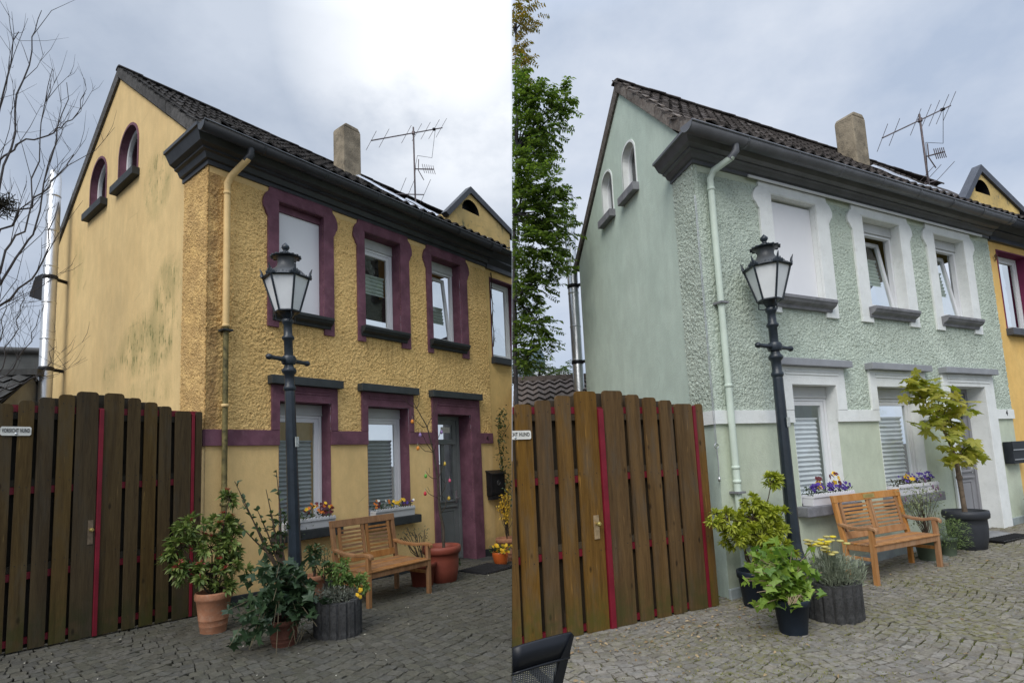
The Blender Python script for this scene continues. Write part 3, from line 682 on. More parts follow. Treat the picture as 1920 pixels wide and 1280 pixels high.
def cobbles(label, stone, bed, x0, x1, y0, y1, seg, nmax=290, wr=(.085, .15), pitch=.118):
    f = MB(); n = 24
    f.add([(x, y, zg(x)) for x in (-9, -4, 0, 4, 9, 14) for y in (-12, 1.5)], [(2*i, 2*i+2, 2*i+3, 2*i+1) for i in range(5)])
    P = f.build('pavement', bed); P.matrix_basis = SETM[CUR]; cutmesh(P.data, P.matrix_basis, False)
    P['kind'] = 'structure'; P['label'] = label; P['category'] = 'pavement'
    slots = []; S = seg; row = 0
    v = y0-1.0
    while v < y1+1.0:
        u = x0+random.uniform(0, .1)
        while u < x1:
            wd = random.uniform(*wr); uc = u+wd/2; t = ((uc-x0) % S)/S
            amp = .095*S; off = -amp*(4*t*(1-t)); sl = -amp*(4-8*t)/S
            y = v+off+random.uniform(-.008, .008); rt = math.atan(sl)
            if y0 < y < y1:
                pw = SETM[CUR] @ Vector((uc, y, zg(uc)))
                if side_of(pw) > -.07 and pw.y > 1.2:
                    slots.append((uc, y, wd-.010, pitch*math.cos(rt)-.010, rt, (pw-CAM).length, side_of(pw)))
            u += wd*math.cos(rt)
        v += pitch
    slots.sort(key=lambda q: q[5])
    var = []
    for k in range(8):
        mb = MB(); stone_mesh(mb, 0, 0, 1, 1, .35, 0, 0, .045); var.append(mb.mesh('cobblestone', stone))
    rest = MB()
    q = 0
    for (x, y, a, b, rt, dd, sd_) in slots:
        q += 1 if sd_ > .09 else 0
        if q < nmax and sd_ > .09: inst('cobblestone', random.choice(var), P, Matrix.Translation((x, y, zg(x)-.018+random.uniform(0, .004))) @ Matrix.Rotation(rt+random.uniform(-.06, .06), 4, 'Z') @ Matrix.Diagonal((a, b, .086, 1)))
        else: stone_mesh(rest, x, y, a, b, .03, rt+random.uniform(-.06, .06), zg(x)-.018+random.uniform(0, .004), .0055)
    ro = rest.build('cobblestones', stone, P, kind='stuff', cut=True, fill=False)
    return P
def stonemat(name, c1, c2, moss, mamt, rand=.3):
    g = G(name); co = g.coord(kind='Object', rand=0); geo = g.n('ShaderNodeNewGeometry'); pos = geo.outputs['Position']
    c = g.mix(g.ramp(g.noise(pos, 28, 5, .65), .3, .7), c1, c2)
    c = g.hsv(c, v=g.math('MULTIPLY_ADD', g.math('FRACT', g.math('ADD', g.island(), g.math('MULTIPLY', g.rand(), 7.3))), .40, .80), h=g.math('MULTIPLY_ADD', g.math('FRACT', g.math('ADD', g.math('MULTIPLY', g.island(), 5.1), g.math('MULTIPLY', g.rand(), 3.7))), .018, .49), sat=g.math('MULTIPLY_ADD', g.math('FRACT', g.math('ADD', g.math('MULTIPLY', g.island(), 9.7), g.rand())), .45, .75))
    big = g.ramp(g.noise(pos, .8, 4, .6), .38, .66)
    c = g.mix(g.math('MULTIPLY', g.math('MULTIPLY', big, g.ramp(g.noise(pos, 17, 5, .7), .42, .66)), mamt), c, moss)
    return g.fin(c, .82, g.bump(g.noise(pos, 130, 4, .65), .006), 0, .3)
def bedmat(name, c1, c2):
    g = G(name); pos = g.n('ShaderNodeNewGeometry').outputs['Position']
    c = g.mix(g.ramp(g.noise(pos, 2.1, 5, .65), .35, .65), c1, c2); c = g.hsv(c, v=g.math('MULTIPLY_ADD', g.noise(pos, 40, 3, .6), 1.0, .5))
    return g.fin(c, .95, g.bump(g.noise(pos, 70, 4, .6), .02), 0, .1)
# ================================================================== small shared builders
def gate(name, label, xs, tops, Y, rails, wood, wood2, railm, plate, zb, cut, signw):
    T = thing(name, label, 'gate', (0, Y, 0)); n = len(xs)
    stripes = []; tp = list(tops)
    boards = xs
    for (a, b), zt in zip(boards, tp):
        z0 = zg(a)+zb; h = zt-z0; f = MB(); c = min(.03, (b-a)*.25)
        f.prism([(0, 0), (b-a, 0), (b-a, h-c), (b-a-c*.35, h-c*.3), (b-a-c, h), (c, h), (c*.35, h-c*.3), (0, h-c)], lambda u, v, w_: Vector((u, w_, v)), -.026, 0)
        for zr_ in (h-.10 if h > 2.2 else h-.1, h*.65, h*.33):
            for t_ in (.22, .78): xx = (b-a)*t_+random.uniform(-.01, .01); zz_ = zr_+random.uniform(-.02, .02); f.lathe([(.0045, -.0268), (.0055, -.0272)], 6, (0, 0, 0), 1, False, Matrix.Translation((xx, -.0005, zz_)) @ Matrix.Rotation(math.pi/2, 4, 'X') @ Matrix.Translation((0, 0, .054)))
        M = Matrix.Translation((a, random.uniform(-.004, .004), z0)) @ Matrix.Rotation(random.uniform(-.003, .003), 4, 'Y')
        o = f.build('board', [wood, BLACK], T); o.matrix_basis = M
        if cut: cutmesh(o.data, wmat(o))
        if len(o.data.vertices) == 0: bpy.data.objects.remove(o)
    for i in range(n-1):
        a, b = boards[i][1], boards[i+1][0]
        if b-a < .02: continue
        zt = (tp[i]+tp[i+1])/2-.015; z0 = zg(a)+zb; f = MB(); f.box(0, b-a+.13, .060, .083, 0, zt-z0); o = f.build('board', wood2, T, bevel=.003); o.matrix_basis = Matrix.Translation((a-.03, 0, z0))
        if cut: cutmesh(o.data, wmat(o))
        if len(o.data.vertices) == 0: bpy.data.objects.remove(o)
    return T
def gate_iron(T, x0, x1, rails, posts, zb, railwood, cut):
    for z, wd in rails:
        f = MB(); f.box(x0, x1, .004, .040, z-.035, z+.035); f.build('rail', RED, T, cut=cut)
        f = MB(); f.box(x0, x1, .004, .050, z+.04 if wd > 0 else z-.105, z+.105 if wd > 0 else z-.04); f.build('rail_batten', railwood, T, cut=cut)
    for a, b, zt, yy in posts:
        f = MB(); f.box(a, b, yy, .04, zg(a)+zb-.0, zt); f.build('gate_post', RED, T, bevel=.004)
    f = MB(); f.box(x0, x1, .004, .05, zg(x0)+zb+.02, zg(x0)+zb+.08); f.build('bottom_rail', RED, T, cut=cut)
def textmesh(txt, size, depth):
    cu = bpy.data.curves.new('lettering', 'FONT'); cu.body = txt; cu.size = size; cu.extrude = depth; cu.align_x = 'CENTER'; cu.align_y = 'CENTER'; cu.space_character = 1.12
    o = bpy.data.objects.new('lettering', cu); C.objects.link(o); dg = bpy.context.evaluated_depsgraph_get(); me = bpy.data.meshes.new_from_object(o.evaluated_get(dg)); bpy.data.objects.remove(o); bpy.data.curves.remove(cu)
    return me
def text_part(txt, size, mat, parent, M, cut=False, sx=None):
    me = textmesh(txt, size, .0015); me.materials.clear(); me.materials.append(mat); xs_ = [v.co.x for v in me.vertices]; sx = (sx/(max(xs_)-min(xs_))) if sx else 1.0; me.transform(M @ Matrix.Diagonal((sx, 1, 1, 1)))
    o = bpy.data.objects.new('lettering', me); C.objects.link(o); o.parent = parent
    if cut: cutmesh(me, wmat(o), False)
    return o
FRONT = Matrix.Rotation(math.pi/2, 4, 'X')
def lamp(label, x, y, h, tilt, rot):
    z0 = zg(x); zt = h['top']-z0; zl0 = h['glass0']-z0; zl1 = h['glass1']-z0; zbar = h['bar']-z0
    T = thing('street_lamp', label, 'street lamp', (x, y, z0), rot, 'lamps', tilt)
    del T['group']
    f = MB(); zc = zl0-.10
    f.lathe([(.14, 0), (.14, .10), (.12, .13), (.12, .42), (.098, .47), (.085, .52), (.078, .6), (.072, 1.0), (.060, zbar-.40), (.058, zbar-.38)], 10, sm=False)
    pr = [(.070, zbar-.38), (.088, zbar-.36), (.088, zbar-.33), (.070, zbar-.31), (.070, zbar-.18), (.10, zbar-.15), (.105, zbar-.12), (.072, zbar-.09), (.062, zbar-.06), (.062, zbar+.24), (.085, zbar+.26), (.09, zbar+.28), (.062, zbar+.31), (.060, zc-.06), (.08, zc-.04), (.085, zc), (.05, zc+.02)]
    pr = [(a_*.83, b_) for a_, b_ in pr]; f.lathe(pr, 20); f.build('post', IRON, T)
    f = MB(); f.tube([(-.33, 0, zbar), (-.27, 0, zbar), (-.08, 0, zbar), (.08, 0, zbar), (.27, 0, zbar), (.33, 0, zbar)], [.03, .024, .028, .028, .024, .03], 10)
    f.lathe([(.075, zbar-.05), (.095, zbar), (.075, zbar+.05)], 16)
    for sx in (-1, 1):
        f.lathe([(.0, -.035), (.033, -.02), (.038, 0), (.033, .02), (0, .035)], 10, M=Matrix.Translation((sx*.335, 0, zbar)) @ Matrix.Rotation(math.pi/2, 4, 'Y'))
    f.build('ladder_bar', IRON, T)
    r0, r1 = .145, .27
    f = MB()
    for k in range(6):
        q = math.pi/3*k; c, s_ = math.cos(q), math.sin(q); c2, s2 = math.cos(q+math.pi/3), math.sin(q+math.pi/3)
        f.tube([(r0*c, r0*s_, zl0), (r1*c, r1*s_, zl1)], .013, 5)
        f.tube([(r0*c, r0*s_, zl0), (r0*c2, r0*s2, zl0)], .014, 5); f.tube([(r1*c, r1*s_, zl1), (r1*c2, r1*s2, zl1)], .018, 5)
        if k % 2 == 0: f.tube([(r0*.9*c, r0*.9*s_, zl0-.01), (r0*.95*c, r0*.95*s_, zl0-.09), (.07*c, .07*s_, zc-.01)], .008, 5)
    f.lathe([(.05, zl0-.09), (.07, zl0-.06), (.10, zl0-.012), (r0*.95, zl0)], 6); f.build('lantern_frame', IRON, T)
    for k in range(6):
        q = math.pi/3*k; c, s_ = math.cos(q), math.sin(q); c2, s2 = math.cos(q+math.pi/3), math.sin(q+math.pi/3); i = .97
        f = MB(); a = [(r0*c*i, r0*s_*i, zl0+.01), (r0*c2*i, r0*s2*i, zl0+.01), (r1*c2*i, r1*s2*i, zl1), (r1*c*i, r1*s_*i, zl1)]
        f.add(a, [(0, 1, 2, 3)]); f.build('lantern_pane', MILK, T)
        # cresting ornament at every corner, scallops between
        f = MB()
        ax = Vector((c, s_, 0)); tg = Vector((-s_, c, 0))
        for (u, hgt) in ((-.05, .035), (-.025, .06), (0, .12), (.025, .06), (.05, .035)):
            p0 = ax*r1+tg*u+Vector((0, 0, zl1)); f.tube([p0, p0+ax*.015+Vector((0, 0, hgt*.6)), p0+ax*.035*(1 if u == 0 else .5)+Vector((0, 0, hgt))], [.018, .014, .004], 6)
        f.build('crest', IRON, T)
        f = MB()
        for t in (.22, .36, .5, .64, .78):
            p0 = Vector((r1*(c+(c2-c)*t), r1*(s_+(s2-s_)*t), zl1)); f.lathe([(.014, 0), (.016, .016), (.006, .032+.014*(t == .5))], 6, p0)
        f.build('crest', IRON, T)
    f = MB(); z = zl1; H_ = zt-zl1
    f.lathe([(r1*.98, z+.0), (.19, z+.18*H_), (.13, z+.27*H_), (.105, z+.35*H_), (.10, z+.40*H_), (.10, z+.52*H_), (.11, z+.56*H_)], 24); f.build('lantern_roof', IRONTOP, T)
    f = MB(); f.lathe([(.11, z+.56*H_), (.165, z+.575*H_), (.17, z+.60*H_), (.12, z+.65*H_), (.05, z+.69*H_), (.03, z+.71*H_)], 24)
    for k in range(16):
        q = k*math.pi/8; f.lathe([(.0, -.012), (.02, -.008), (.02, .012), (0, .016)], 6, (.165*math.cos(q), .165*math.sin(q), z+.585*H_))
    f.build('lantern_crown', IRON, T)
    f = MB(); f.lathe([(.028, z+.71*H_), (.04, z+.74*H_), (.022, z+.77*H_), (.03, z+.79*H_), (.048, z+.85*H_), (.045, z+.90*H_), (.02, z+.96*H_), (.0, z+1.0*H_)], 14); f.build('finial', IRON, T)
    f = MB(); f.box(-.03, .03, -.088, -.08, 1.98, 2.10); f.build('sticker', simple('sticker', (.45, .47, .45), .5, .3, 40), T)
    return T
def bench(label, x0, y0, w_, d, wood, plate, seath=.45, backh=1.03):
    """front-left foot at x0,y0 ; width along X, depth along +Y"""
    z0 = zg(x0+w_/2); T = thing('bench', label, 'bench', (x0, y0, z0)); lw = .055
    tl = math.atan2(zg(x0+w_)-zg(x0), w_); dz = lambda x: zg(x0+x)-z0
    lean = .10
    for x in (0, w_-lw):
        f = MB(); f.box(x, x+lw, 0, lw, dz(x), .66); f.build('leg', wood, T, bevel=.006)
        f = MB(); f.prism([(d-lw, dz(x)), (d, dz(x)), (d, .42), (d+lean, backh), (d+lean-lw, backh), (d-lw, .42)], lambda u, v, q: Vector((q, u, v)), x, x+lw); f.build('back_leg', wood, T, bevel=.006)
        f = MB(); xc = x+lw/2; n = 9; vs = []
        path = [(-.045, .640), (-.02, .668), (.06, .675), (d*.4, .655), (d*.75, .665), (d+.03, .70)]
        for (yy, zz) in path: vs += [(xc-.032, yy, zz), (xc+.032, yy, zz), (xc+.032, yy, zz-.04), (xc-.032, yy, zz-.04)]
        k = len(path); f.add(vs, [(4*i+j, 4*i+(j+1) % 4, 4*i+4+(j+1) % 4, 4*i+4+j) for i in range(k-1) for j in range(4)]+[(3, 2, 1, 0), tuple(4*(k-1)+j for j in range(4))]); f.build('armrest', wood, T, bevel=.008)
        f = MB(); f.box(x+.012, x+lw-.012, lw, d-lw, seath-.09, seath-.02); f.build('side_rail', wood, T, bevel=.004)
        f = MB(); f.box(x+.014, x+lw-.014, lw, d-lw, .26, .30); f.build('side_rail', wood, T, bevel=.004)
    f = MB(); f.box(lw, w_-lw, .006, .036, seath-.09, seath-.015); f.build('front_rail', wood, T, bevel=.005)
    n = 8
    for k in range(n):
        y = -.012+(d-lw+.012)*k/n; f = MB(); f.box(.006 if k else lw*.2, w_-.006, y+.004, y+(d-lw)/n-.004, seath-.018, seath); f.build('seat_slat', wood, T, bevel=.003)
    f = MB(); f.box(w_/2-.03, w_/2+.03, .04, d-lw, seath-.05, seath-.019); f.build('seat_bearer', wood, T)
    B = Matrix.Translation((0, d-lw, .42)) @ Matrix.Rotation(-math.atan2(lean, backh-.42), 4, 'X')
    bh = math.hypot(lean, backh-.42)
    f = MB(); f.box(0-.005, w_+.005, -.004, .034, bh-.09, bh+.004, 0, B); f.build('top_rail', wood, T, bevel=.006)
    f = MB(); f.box(lw, w_-lw, .004, .030, .07, .16, 0, B); f.build('lower_rail', wood, T, bevel=.005)
    mid = w_/2; pn = (w_-2*lw)
    for (a, b) in ((lw+.04, mid-.012), (mid+.012, w_-lw-.04)):
        for q in ((a, a+.045), (b-.045, b)):
            f = MB(); f.box(q[0], q[1], .003, .028, .161, bh-.091, 0, B); f.build('back_post', wood, T, bevel=.004)
        m_ = 7
        for k in range(m_):
            z = .175+(bh-.09-.19)*k/m_; f = MB(); f.box(a+.045, b-.045, .008, .022, z, z+.030, 0, B @ Matrix.Translation((0, 0, 0))); f.build('back_slat', wood, T, bevel=.003)
    if plate:
        f = MB(); f.box(mid-.12, mid+.12, -.008, -.0045, bh-.068, bh-.018, 0, B); po = f.build('name_plate', BRASS, T)
        for k in range(3):
            f = MB(); zz = bh-.055+k*.011; ww = (.07, .09, .06)[k]; f.box(mid-ww, mid+ww, -.0092, -.0081, zz, zz+.004, 0, B); f.build('engraving', simple('engraving', (.2, .15, .05), .6), po)
    return T
def potlathe(kind, r, h):
    if kind == 'terra': return [(r*.66, 0), (r*.68, .02), (r*.72, h*.18), (r*.745, h*.20), (r*.745, h*.215), (r*.74, h*.23), (r*.77, h*.33), (r*.795, h*.345), (r*.795, h*.36), (r*.785, h*.375), (r*.90, h*.80), (r*.98, h*.83), (r, h*.87), (r, h*.96), (r*.96, h), (r*.88, h), (r*.84, h*.86)]
    if kind == 'plain': return [(r*.72, 0), (r*.74, .01), (r*.93, h*.80), (r*1.0, h*.81), (r*1.02, h*.98), (r*1.0, h), (r*.93, h), (r*.90, h*.88)]
    if kind == 'big': return [(r*.70, 0), (r*.76, .015), (r*.88, h*.35), (r*.91, h*.62), (r*.90, h*.78), (r*.98, h*.80), (r*1.03, h*.82), (r*1.05, h*.92), (r*1.02, h), (r*.92, h), (r*.88, h*.88)]
    if kind == 'bowl': return [(r*.55, 0), (r*.62, .01), (r*.85, h*.35), (r*.98, h*.75), (r, h*.92), (r*.97, h), (r*.88, h), (r*.85, h*.86)]
def pot(T, kind, r, h, mat, soil=.88, n=28):
    f = MB(); f.lathe(potlathe(kind, r, h), n); o = f.build('pot', mat, T)
    f = MB(); f.lathe([(0.001, h*soil+.015), (r*.5, h*soil+.01), (r*.90, h*soil-.005)], 16, cap=False); f.build('soil', SOIL, T)
    return o
def rnd_dir(up=.3):
    while True:
        v = Vector((random.uniform(-1, 1), random.uniform(-1, 1), random.uniform(-1, 1)))
        if .1 < v.length < 1: v.normalize(); v.z += up; return v.normalized()
def leaf(mb, p, d, l, wd, mi=0, fold=.25, droop=.15):
    d = d.normalized(); a = d.cross(Vector((0, 0, 1)))
    if a.length < .1: a = d.cross(Vector((1, 0, 0)))
    a.normalize(); q = random.uniform(-.9, .9); n = a.cross(d); a = (a*math.cos(q)+n*math.sin(q)).normalized(); n = a.cross(d).normalized()
    if n.z < 0: n = -n
    m1 = p+d*l*.45+n*l*.03; tip = p+d*l+Vector((0, 0, -droop*l))
    mb.add([p, p+d*l*.35+a*wd*.5+n*wd*fold, p+d*l*.7+a*wd*.36+n*wd*fold*.6-Vector((0, 0, droop*l*.4)), tip, p+d*l*.7-a*wd*.36+n*wd*fold*.6-Vector((0, 0, droop*l*.4)), p+d*l*.35-a*wd*.5+n*wd*fold, m1], [(0, 6, 1), (6, 2, 1), (6, 3, 2), (6, 4, 3), (6, 5, 4), (0, 5, 6)], mi, False)
IVY = [(0, 0), (.28, -.30), (.55, -.42), (.52, -.10), (.88, .05), (.52, .28), (.38, .45), (.22, .60), (0, 1.0), (-.22, .60), (-.38, .45), (-.52, .28), (-.88, .05), (-.52, -.10), (-.55, -.42), (-.28, -.30)]
def maple_outline():
    pts = []
    for ang, r in ((-155, .35), (-120, .62), (-112, .42), (-95, .55), (-80, .42), (-62, .60), (-55, .92), (-38, .66), (-30, .80), (-22, .48), (-12, .78), (-6, .86), (0, 1.05)):
        pts.append((r*math.sin(math.radians(-ang)), r*math.cos(math.radians(ang))))
    return [(0, -.05)]+pts[:-1]+[pts[-1]]+[(-x, y) for x, y in pts[:-1][::-1]]
def flat_leaf(outline, mat, name='leaf', cup=.12, stalk=.5):
    f = MB(); n = len(outline); vs = [(0, .2, 0)]
    for x, y in outline: vs.append((x, y, -cup*(x*x)+random.uniform(-.05, .05)-.08*y*y))
    f.add(vs, [(0, 1+i, 1+(i+1) % n) for i in range(n)], 0, False)
    return f.mesh(name, mat)
def place_leaves(T, meshes, spots, size, jitter=.5, name='leaf', out=None, cut=False):
    for p, d in spots:
        d = Vector(d).normalized(); z = (Vector((0, 0, 1))*.6+Vector((random.uniform(-1, 1), random.uniform(-1, 1), random.uniform(-.3, .6)))*jitter+(out or Vector((0, 0, 0))))
        yv = d; xv = yv.cross(z)
        if xv.length < .05: xv = yv.cross(Vector((1, 0, 0)))
        xv.normalize(); zv = xv.cross(yv)
        s_ = size*random.uniform(.7, 1.2); M = Matrix((xv, yv, zv)).transposed().to_4x4(); M.translation = p
        inst(name, random.choice(meshes), T, M @ Matrix.Diagonal((s_, s_, s_, 1)))
def curve_pts(a, b, sag=0.0, n=6, wob=.0):
    a, b = Vector(a), Vector(b); out = []
    for i in range(n+1):
        t = i/n; p = a.lerp(b, t); p.z += sag*4*t*(1-t)
        if 0 < i < n and wob: p += Vector((random.uniform(-wob, wob), random.uniform(-wob, wob), random.uniform(-wob, wob)))
        out.append(p)
    return out
def flowerbox(H, name, label, x0, x1, z, y0, boxm, flowers, leafm, scal=True, trail=False):
    T = thing(name, label, 'flower box', ((x0+x1)/2, y0, z)); w_ = (x1-x0)/2; hh = .128
    f = MB(); f.prism([(-.075, 0), (.075, 0), (.085, hh), (-.085, hh)], lambda u, v, q: Vector((q, u, v)), -w_, w_); f.box(-w_-.006, w_+.006, -.094, .094, hh*.80, hh*.84); f.build('box', boxm, T, bevel=.006)
    f = MB(); n = max(6, int(2*w_/.05))
    for k in range(n):
        x = -w_+(k+.5)*2*w_/n; f.prism([(x+w_/n*1.02*math.cos(math.pi*q/6), hh*.86+.05*math.sin(math.pi*q/6)) for q in range(7)], lambda u, v, q: Vector((u, q, v)), -.096, -.084)
    f.build('scalloped_rim', boxm, T)
    f = MB()
    for k in range(int(260*w_*2)):
        p = Vector((random.uniform(-w_, w_), random.uniform(-.07, .06), hh+random.uniform(-.01, .10))); leaf(f, p, rnd_dir(.5), random.uniform(.03, .06), random.uniform(.015, .025))
    if trail:
        for k in range(160):
            p = Vector((random.gauss(-w_*.8, .13), random.uniform(-.16, -.07), hh+random.uniform(-.28, .12))); leaf(f, p, rnd_dir(.1), random.uniform(.03, .06), random.uniform(.012, .02))
    f.build('foliage', leafm, T, kind='stuff')
    for (cols, xr, n_, r_, hz) in flowers:
        for k in range(n_):
            f = MB(); p = Vector((random.uniform(*xr)*w_, random.uniform(-.10, .02), hh+random.uniform(hz*.35, hz))); d = Vector((random.uniform(-.6, .3), random.uniform(-1.2, -.5), random.uniform(.0, .8))).normalized()
            a = d.cross(Vector((0, 0, 1))).normalized(); b = a.cross(d)
            for q in range(5):
                an = q*2*math.pi/5+random.uniform(-.2, .2); u = a*math.cos(an)+b*math.sin(an); v = a*-math.sin(an)+b*math.cos(an)
                f.add([p, p+u*r_*.7+v*r_*.5+d*.004, p+u*r_*1.1, p+u*r_*.7-v*r_*.5+d*.002], [(0, 1, 2, 3)])
            f.build('flower', random.choice(cols), T)
    return T
def flmat(n, c): return leafmat(n, tuple(x*.8 for x in c), tuple(min(1, x*1.15) for x in c), .25, True, .6)
# ================================================================== materials of the two houses
TERRA = simple('terracotta', (.34, .155, .085), .85, .25, 6, .004, 60, dirt=(.42, .36, .28), dirtamt=.35)
TERRAD = simple('dark_terracotta', (.13, .05, .032), .85, .3, 6, .004, 60)
PLASTR = simple('brick_red_plastic', (.22, .055, .035), .55, .15, 4, .001, 40)
ANTHR = simple('anthracite_plastic', (.035, .038, .045), .5, .15, 5, .001, 60)
BLUEPOT = simple('dark_blue_grey_plastic', (.016, .024, .036), .5, .2, 5, .001, 60)
CONC = simple('dark_washed_concrete', (.065, .065, .065), .95, .45, 22, .02, 120, dirt=(.16, .15, .13), dirtamt=.4)
GREENPOT = simple('sage_plastic_pot', (.10, .13, .09), .55, .15, 5)
TEAKL = woodmat('bench_wood_dark', (.19, .095, .044), (.34, .185, .092), (.28, .17, .10), None, .1, False)
TEAKR = woodmat('bench_wood_oiled', (.29, .145, .066), (.46, .255, .128), (.40, .25, .145), None, .1, False)
YEL = dict(
    smooth=plaster('yellow_smooth_plaster', (.80, .555, .245), (.84, .595, .275), (.20, .17, .08), ((0, .6, 9, .0001, 0),), (.73, .50, .22)),
    gable=plaster('yellow_gable_plaster', (.70, .50, .235), (.74, .54, .26), (.15, .165, .055),
                  ((2.0, 3.75, 1.5, .6, 1.0), (1.25, 4.35, .7, .65, .9), (1.75, 6.2, .65, .7, .85), (3.6, 3.5, .45, .4, .6), (5.6, 5.9, .5, .8, .4), (2.0, 3.0, 1.6, .3, .45)), (.65, .475, .23)),
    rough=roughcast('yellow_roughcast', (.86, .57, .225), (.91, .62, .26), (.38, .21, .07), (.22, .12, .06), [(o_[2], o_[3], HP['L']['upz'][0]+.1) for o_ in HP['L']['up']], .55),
    trim=simple('plum_paint', (.165, .070, .098), .75, .3, 4, .004, 60, dirt=(.23, .12, .145), dirtamt=.6),
    sill=simple('dark_sill_slate', (.032, .036, .038), .6, .25, 5, .003, 50), cap=simple('dark_cap_paint', (.045, .052, .054), .6, .2, 4, .002, 40),
    zinc=ZINCDK, plinth=simple('dark_plinth', (.03, .034, .036), .8, .3, 5, .004, 40), step=simple('dark_step_stone', (.05, .052, .05), .8, .3, 6, .004, 50),
    door=simple('grey_green_door_paint', (.19, .205, .20), .5, .12, 3), pipe=simple('yellow_pipe_paint', (.76, .53, .24), .55, .12, 4),
    pipe2=simple('flaking_bamboo_pipe', (.17, .14, .055), .6, .5, 7, .004, 30, dirt=(.02, .024, .014), dirtamt=1.0),
    tile=tilemat('dark_roof_tile', (.028, .026, .026), (.055, .050, .047), (.085, .078, .068)), verge=tilemat('grey_verge_tile', (.05, .048, .045), (.10, .095, .09), (.13, .12, .105)),
    nyel=plaster('neighbour_yellow', (.76, .51, .20), (.80, .55, .22)), ntrim=simple('plum_paint_neighbour', (.11, .036, .058), .7, .2, 3), nsill=simple('slate_sill_neighbour', (.04, .045, .05), .6, .2, 5), nzinc=ZINCDK,
    ndorm=plaster('neighbour_dormer_yellow', (.60, .42, .16), (.64, .46, .2), (.16, .15, .08), ((1.0, 7.2, 9, .7, .9),)))
GRN = dict(
    smooth=plaster('mint_smooth_plaster', (.53, .585, .455), (.575, .625, .50), None, (), None),
    gable=plaster('mint_gable_plaster', (.52, .615, .53), (.57, .66, .57), None, (), (.49, .575, .495)),
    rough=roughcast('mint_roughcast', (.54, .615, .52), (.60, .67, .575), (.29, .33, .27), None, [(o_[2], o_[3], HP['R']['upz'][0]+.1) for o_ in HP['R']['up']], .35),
    trim=simple('white_trim_paint', (.80, .82, .80), .7, .07, 3, .004, 60, dirt=(.60, .62, .58), dirtamt=.45), sill=simple('grey_sill_paint', (.21, .21, .225), .65, .25, 6, .004, 60, dirt=(.33, .33, .33), dirtamt=.4), cap=simple('grey_cap_paint', (.30, .31, .33), .6, .1, 4, .002, 40),
    zinc=ZINC, plinth=simple('blue_grey_plinth', (.30, .34, .34), .8, .2, 5, .004, 40), step=simple('grey_step_stone', (.26, .26, .26), .8, .25, 6, .004, 50),
    door=simple('warm_grey_door_paint', (.235, .235, .25), .45, .08, 3), pipe=simple('mint_pipe_paint', (.58, .66, .57), .5, .08, 4),
    tile=tilemat('weathered_brown_roof_tile', (.048, .042, .040), (.098, .086, .080), (.17, .14, .115)), verge=tilemat('red_grey_verge_tile', (.11, .088, .075), (.20, .18, .16), (.30, .24, .20)),
    nyel=plaster('neighbour_fresh_yellow', (.80, .50, .16), (.83, .55, .20)), ntrim=simple('plum_paint_right', (.17, .022, .07), .7, .15, 3), nsill=simple('slate_sill_right', (.08, .085, .10), .6, .2, 5), nzinc=simple('blue_zinc', (.055, .062, .08), .45, .2, 4, .002, 12),
    ndorm=plaster('neighbour_stained_dormer', (.74, .52, .18), (.78, .58, .24), (.26, .22, .13), ((.5, 6.7, 9, .75, 1.0),)))
# ================================================================== LEFT PLACE
CUR = 'L'; p = HP['L']
H = house(p, YEL, 'terraced_house', 'yellow roughcast house with plum window surrounds and dark cornice behind the left lamp')
zb_, zt_, zo_, zs_ = p['upz']; rev = p['rev']
o = p['up'][0]; f = MB(); f.box(o[2]+.004, o[3]-.004, rev-.10, rev, zs_+.004, zo_-.10); f.build('shutter_panel', PANELW, H)
f = MB(); f.box(o[2]+.004, o[3]-.004, rev-.13, rev, zo_-.098, zo_-.004); f.build('shutter_box', YEL['trim'], H)
o = p['up'][1]; window(H, o[2], o[3], zs_+.006, zo_, rev, .16, (zs_+.68, zs_+1.0), 0, blindmat=BLINDG)
o = p['up'][2]; window(H, o[2], o[3], zs_+.006, zo_, rev, .16, (zs_+.45, zs_+.78), R(7), blindmat=BLINDG)
for o in p['lo']:
    z0 = p['loz'][1]; window(H, o[2], o[3], z0+.004, p['loz'][0], rev+.03, .15, (z0+.13, z0+1.25), blindmat=BLINDL)
text_part('4', .14, PAINTBLACK, H, Matrix.Translation((5.36, -.034, 2.21)) @ FRONT)
f = MB(); f.box(4.42, 4.66, p['drev']+.025, p['drev']+.03, 2.34, 2.45); f.build('door_note', SIGNW, H)
nb = neighbour(p, YEL, 'terraced_house', 'smooth yellow neighbouring house at the right edge of the left view, mouldy dormer gable')
f = MB(); pts = [(0.16+.02*math.sin(k*1.7), -.02, 5.72-k*.16) for k in range(11)]; f.tube(pts, [.010+.006*(k % 3 == 0) for k in range(11)], 5)
for k in range(26): q = Vector(pts[random.randrange(10)]); f.tube([q, q+Vector((random.uniform(-.05, .05), -.02, random.uniform(-.06, .06)))], .004, 4)
f.build('dead_creeper', simple('dead_twig', (.05, .035, .022), .9), nb)
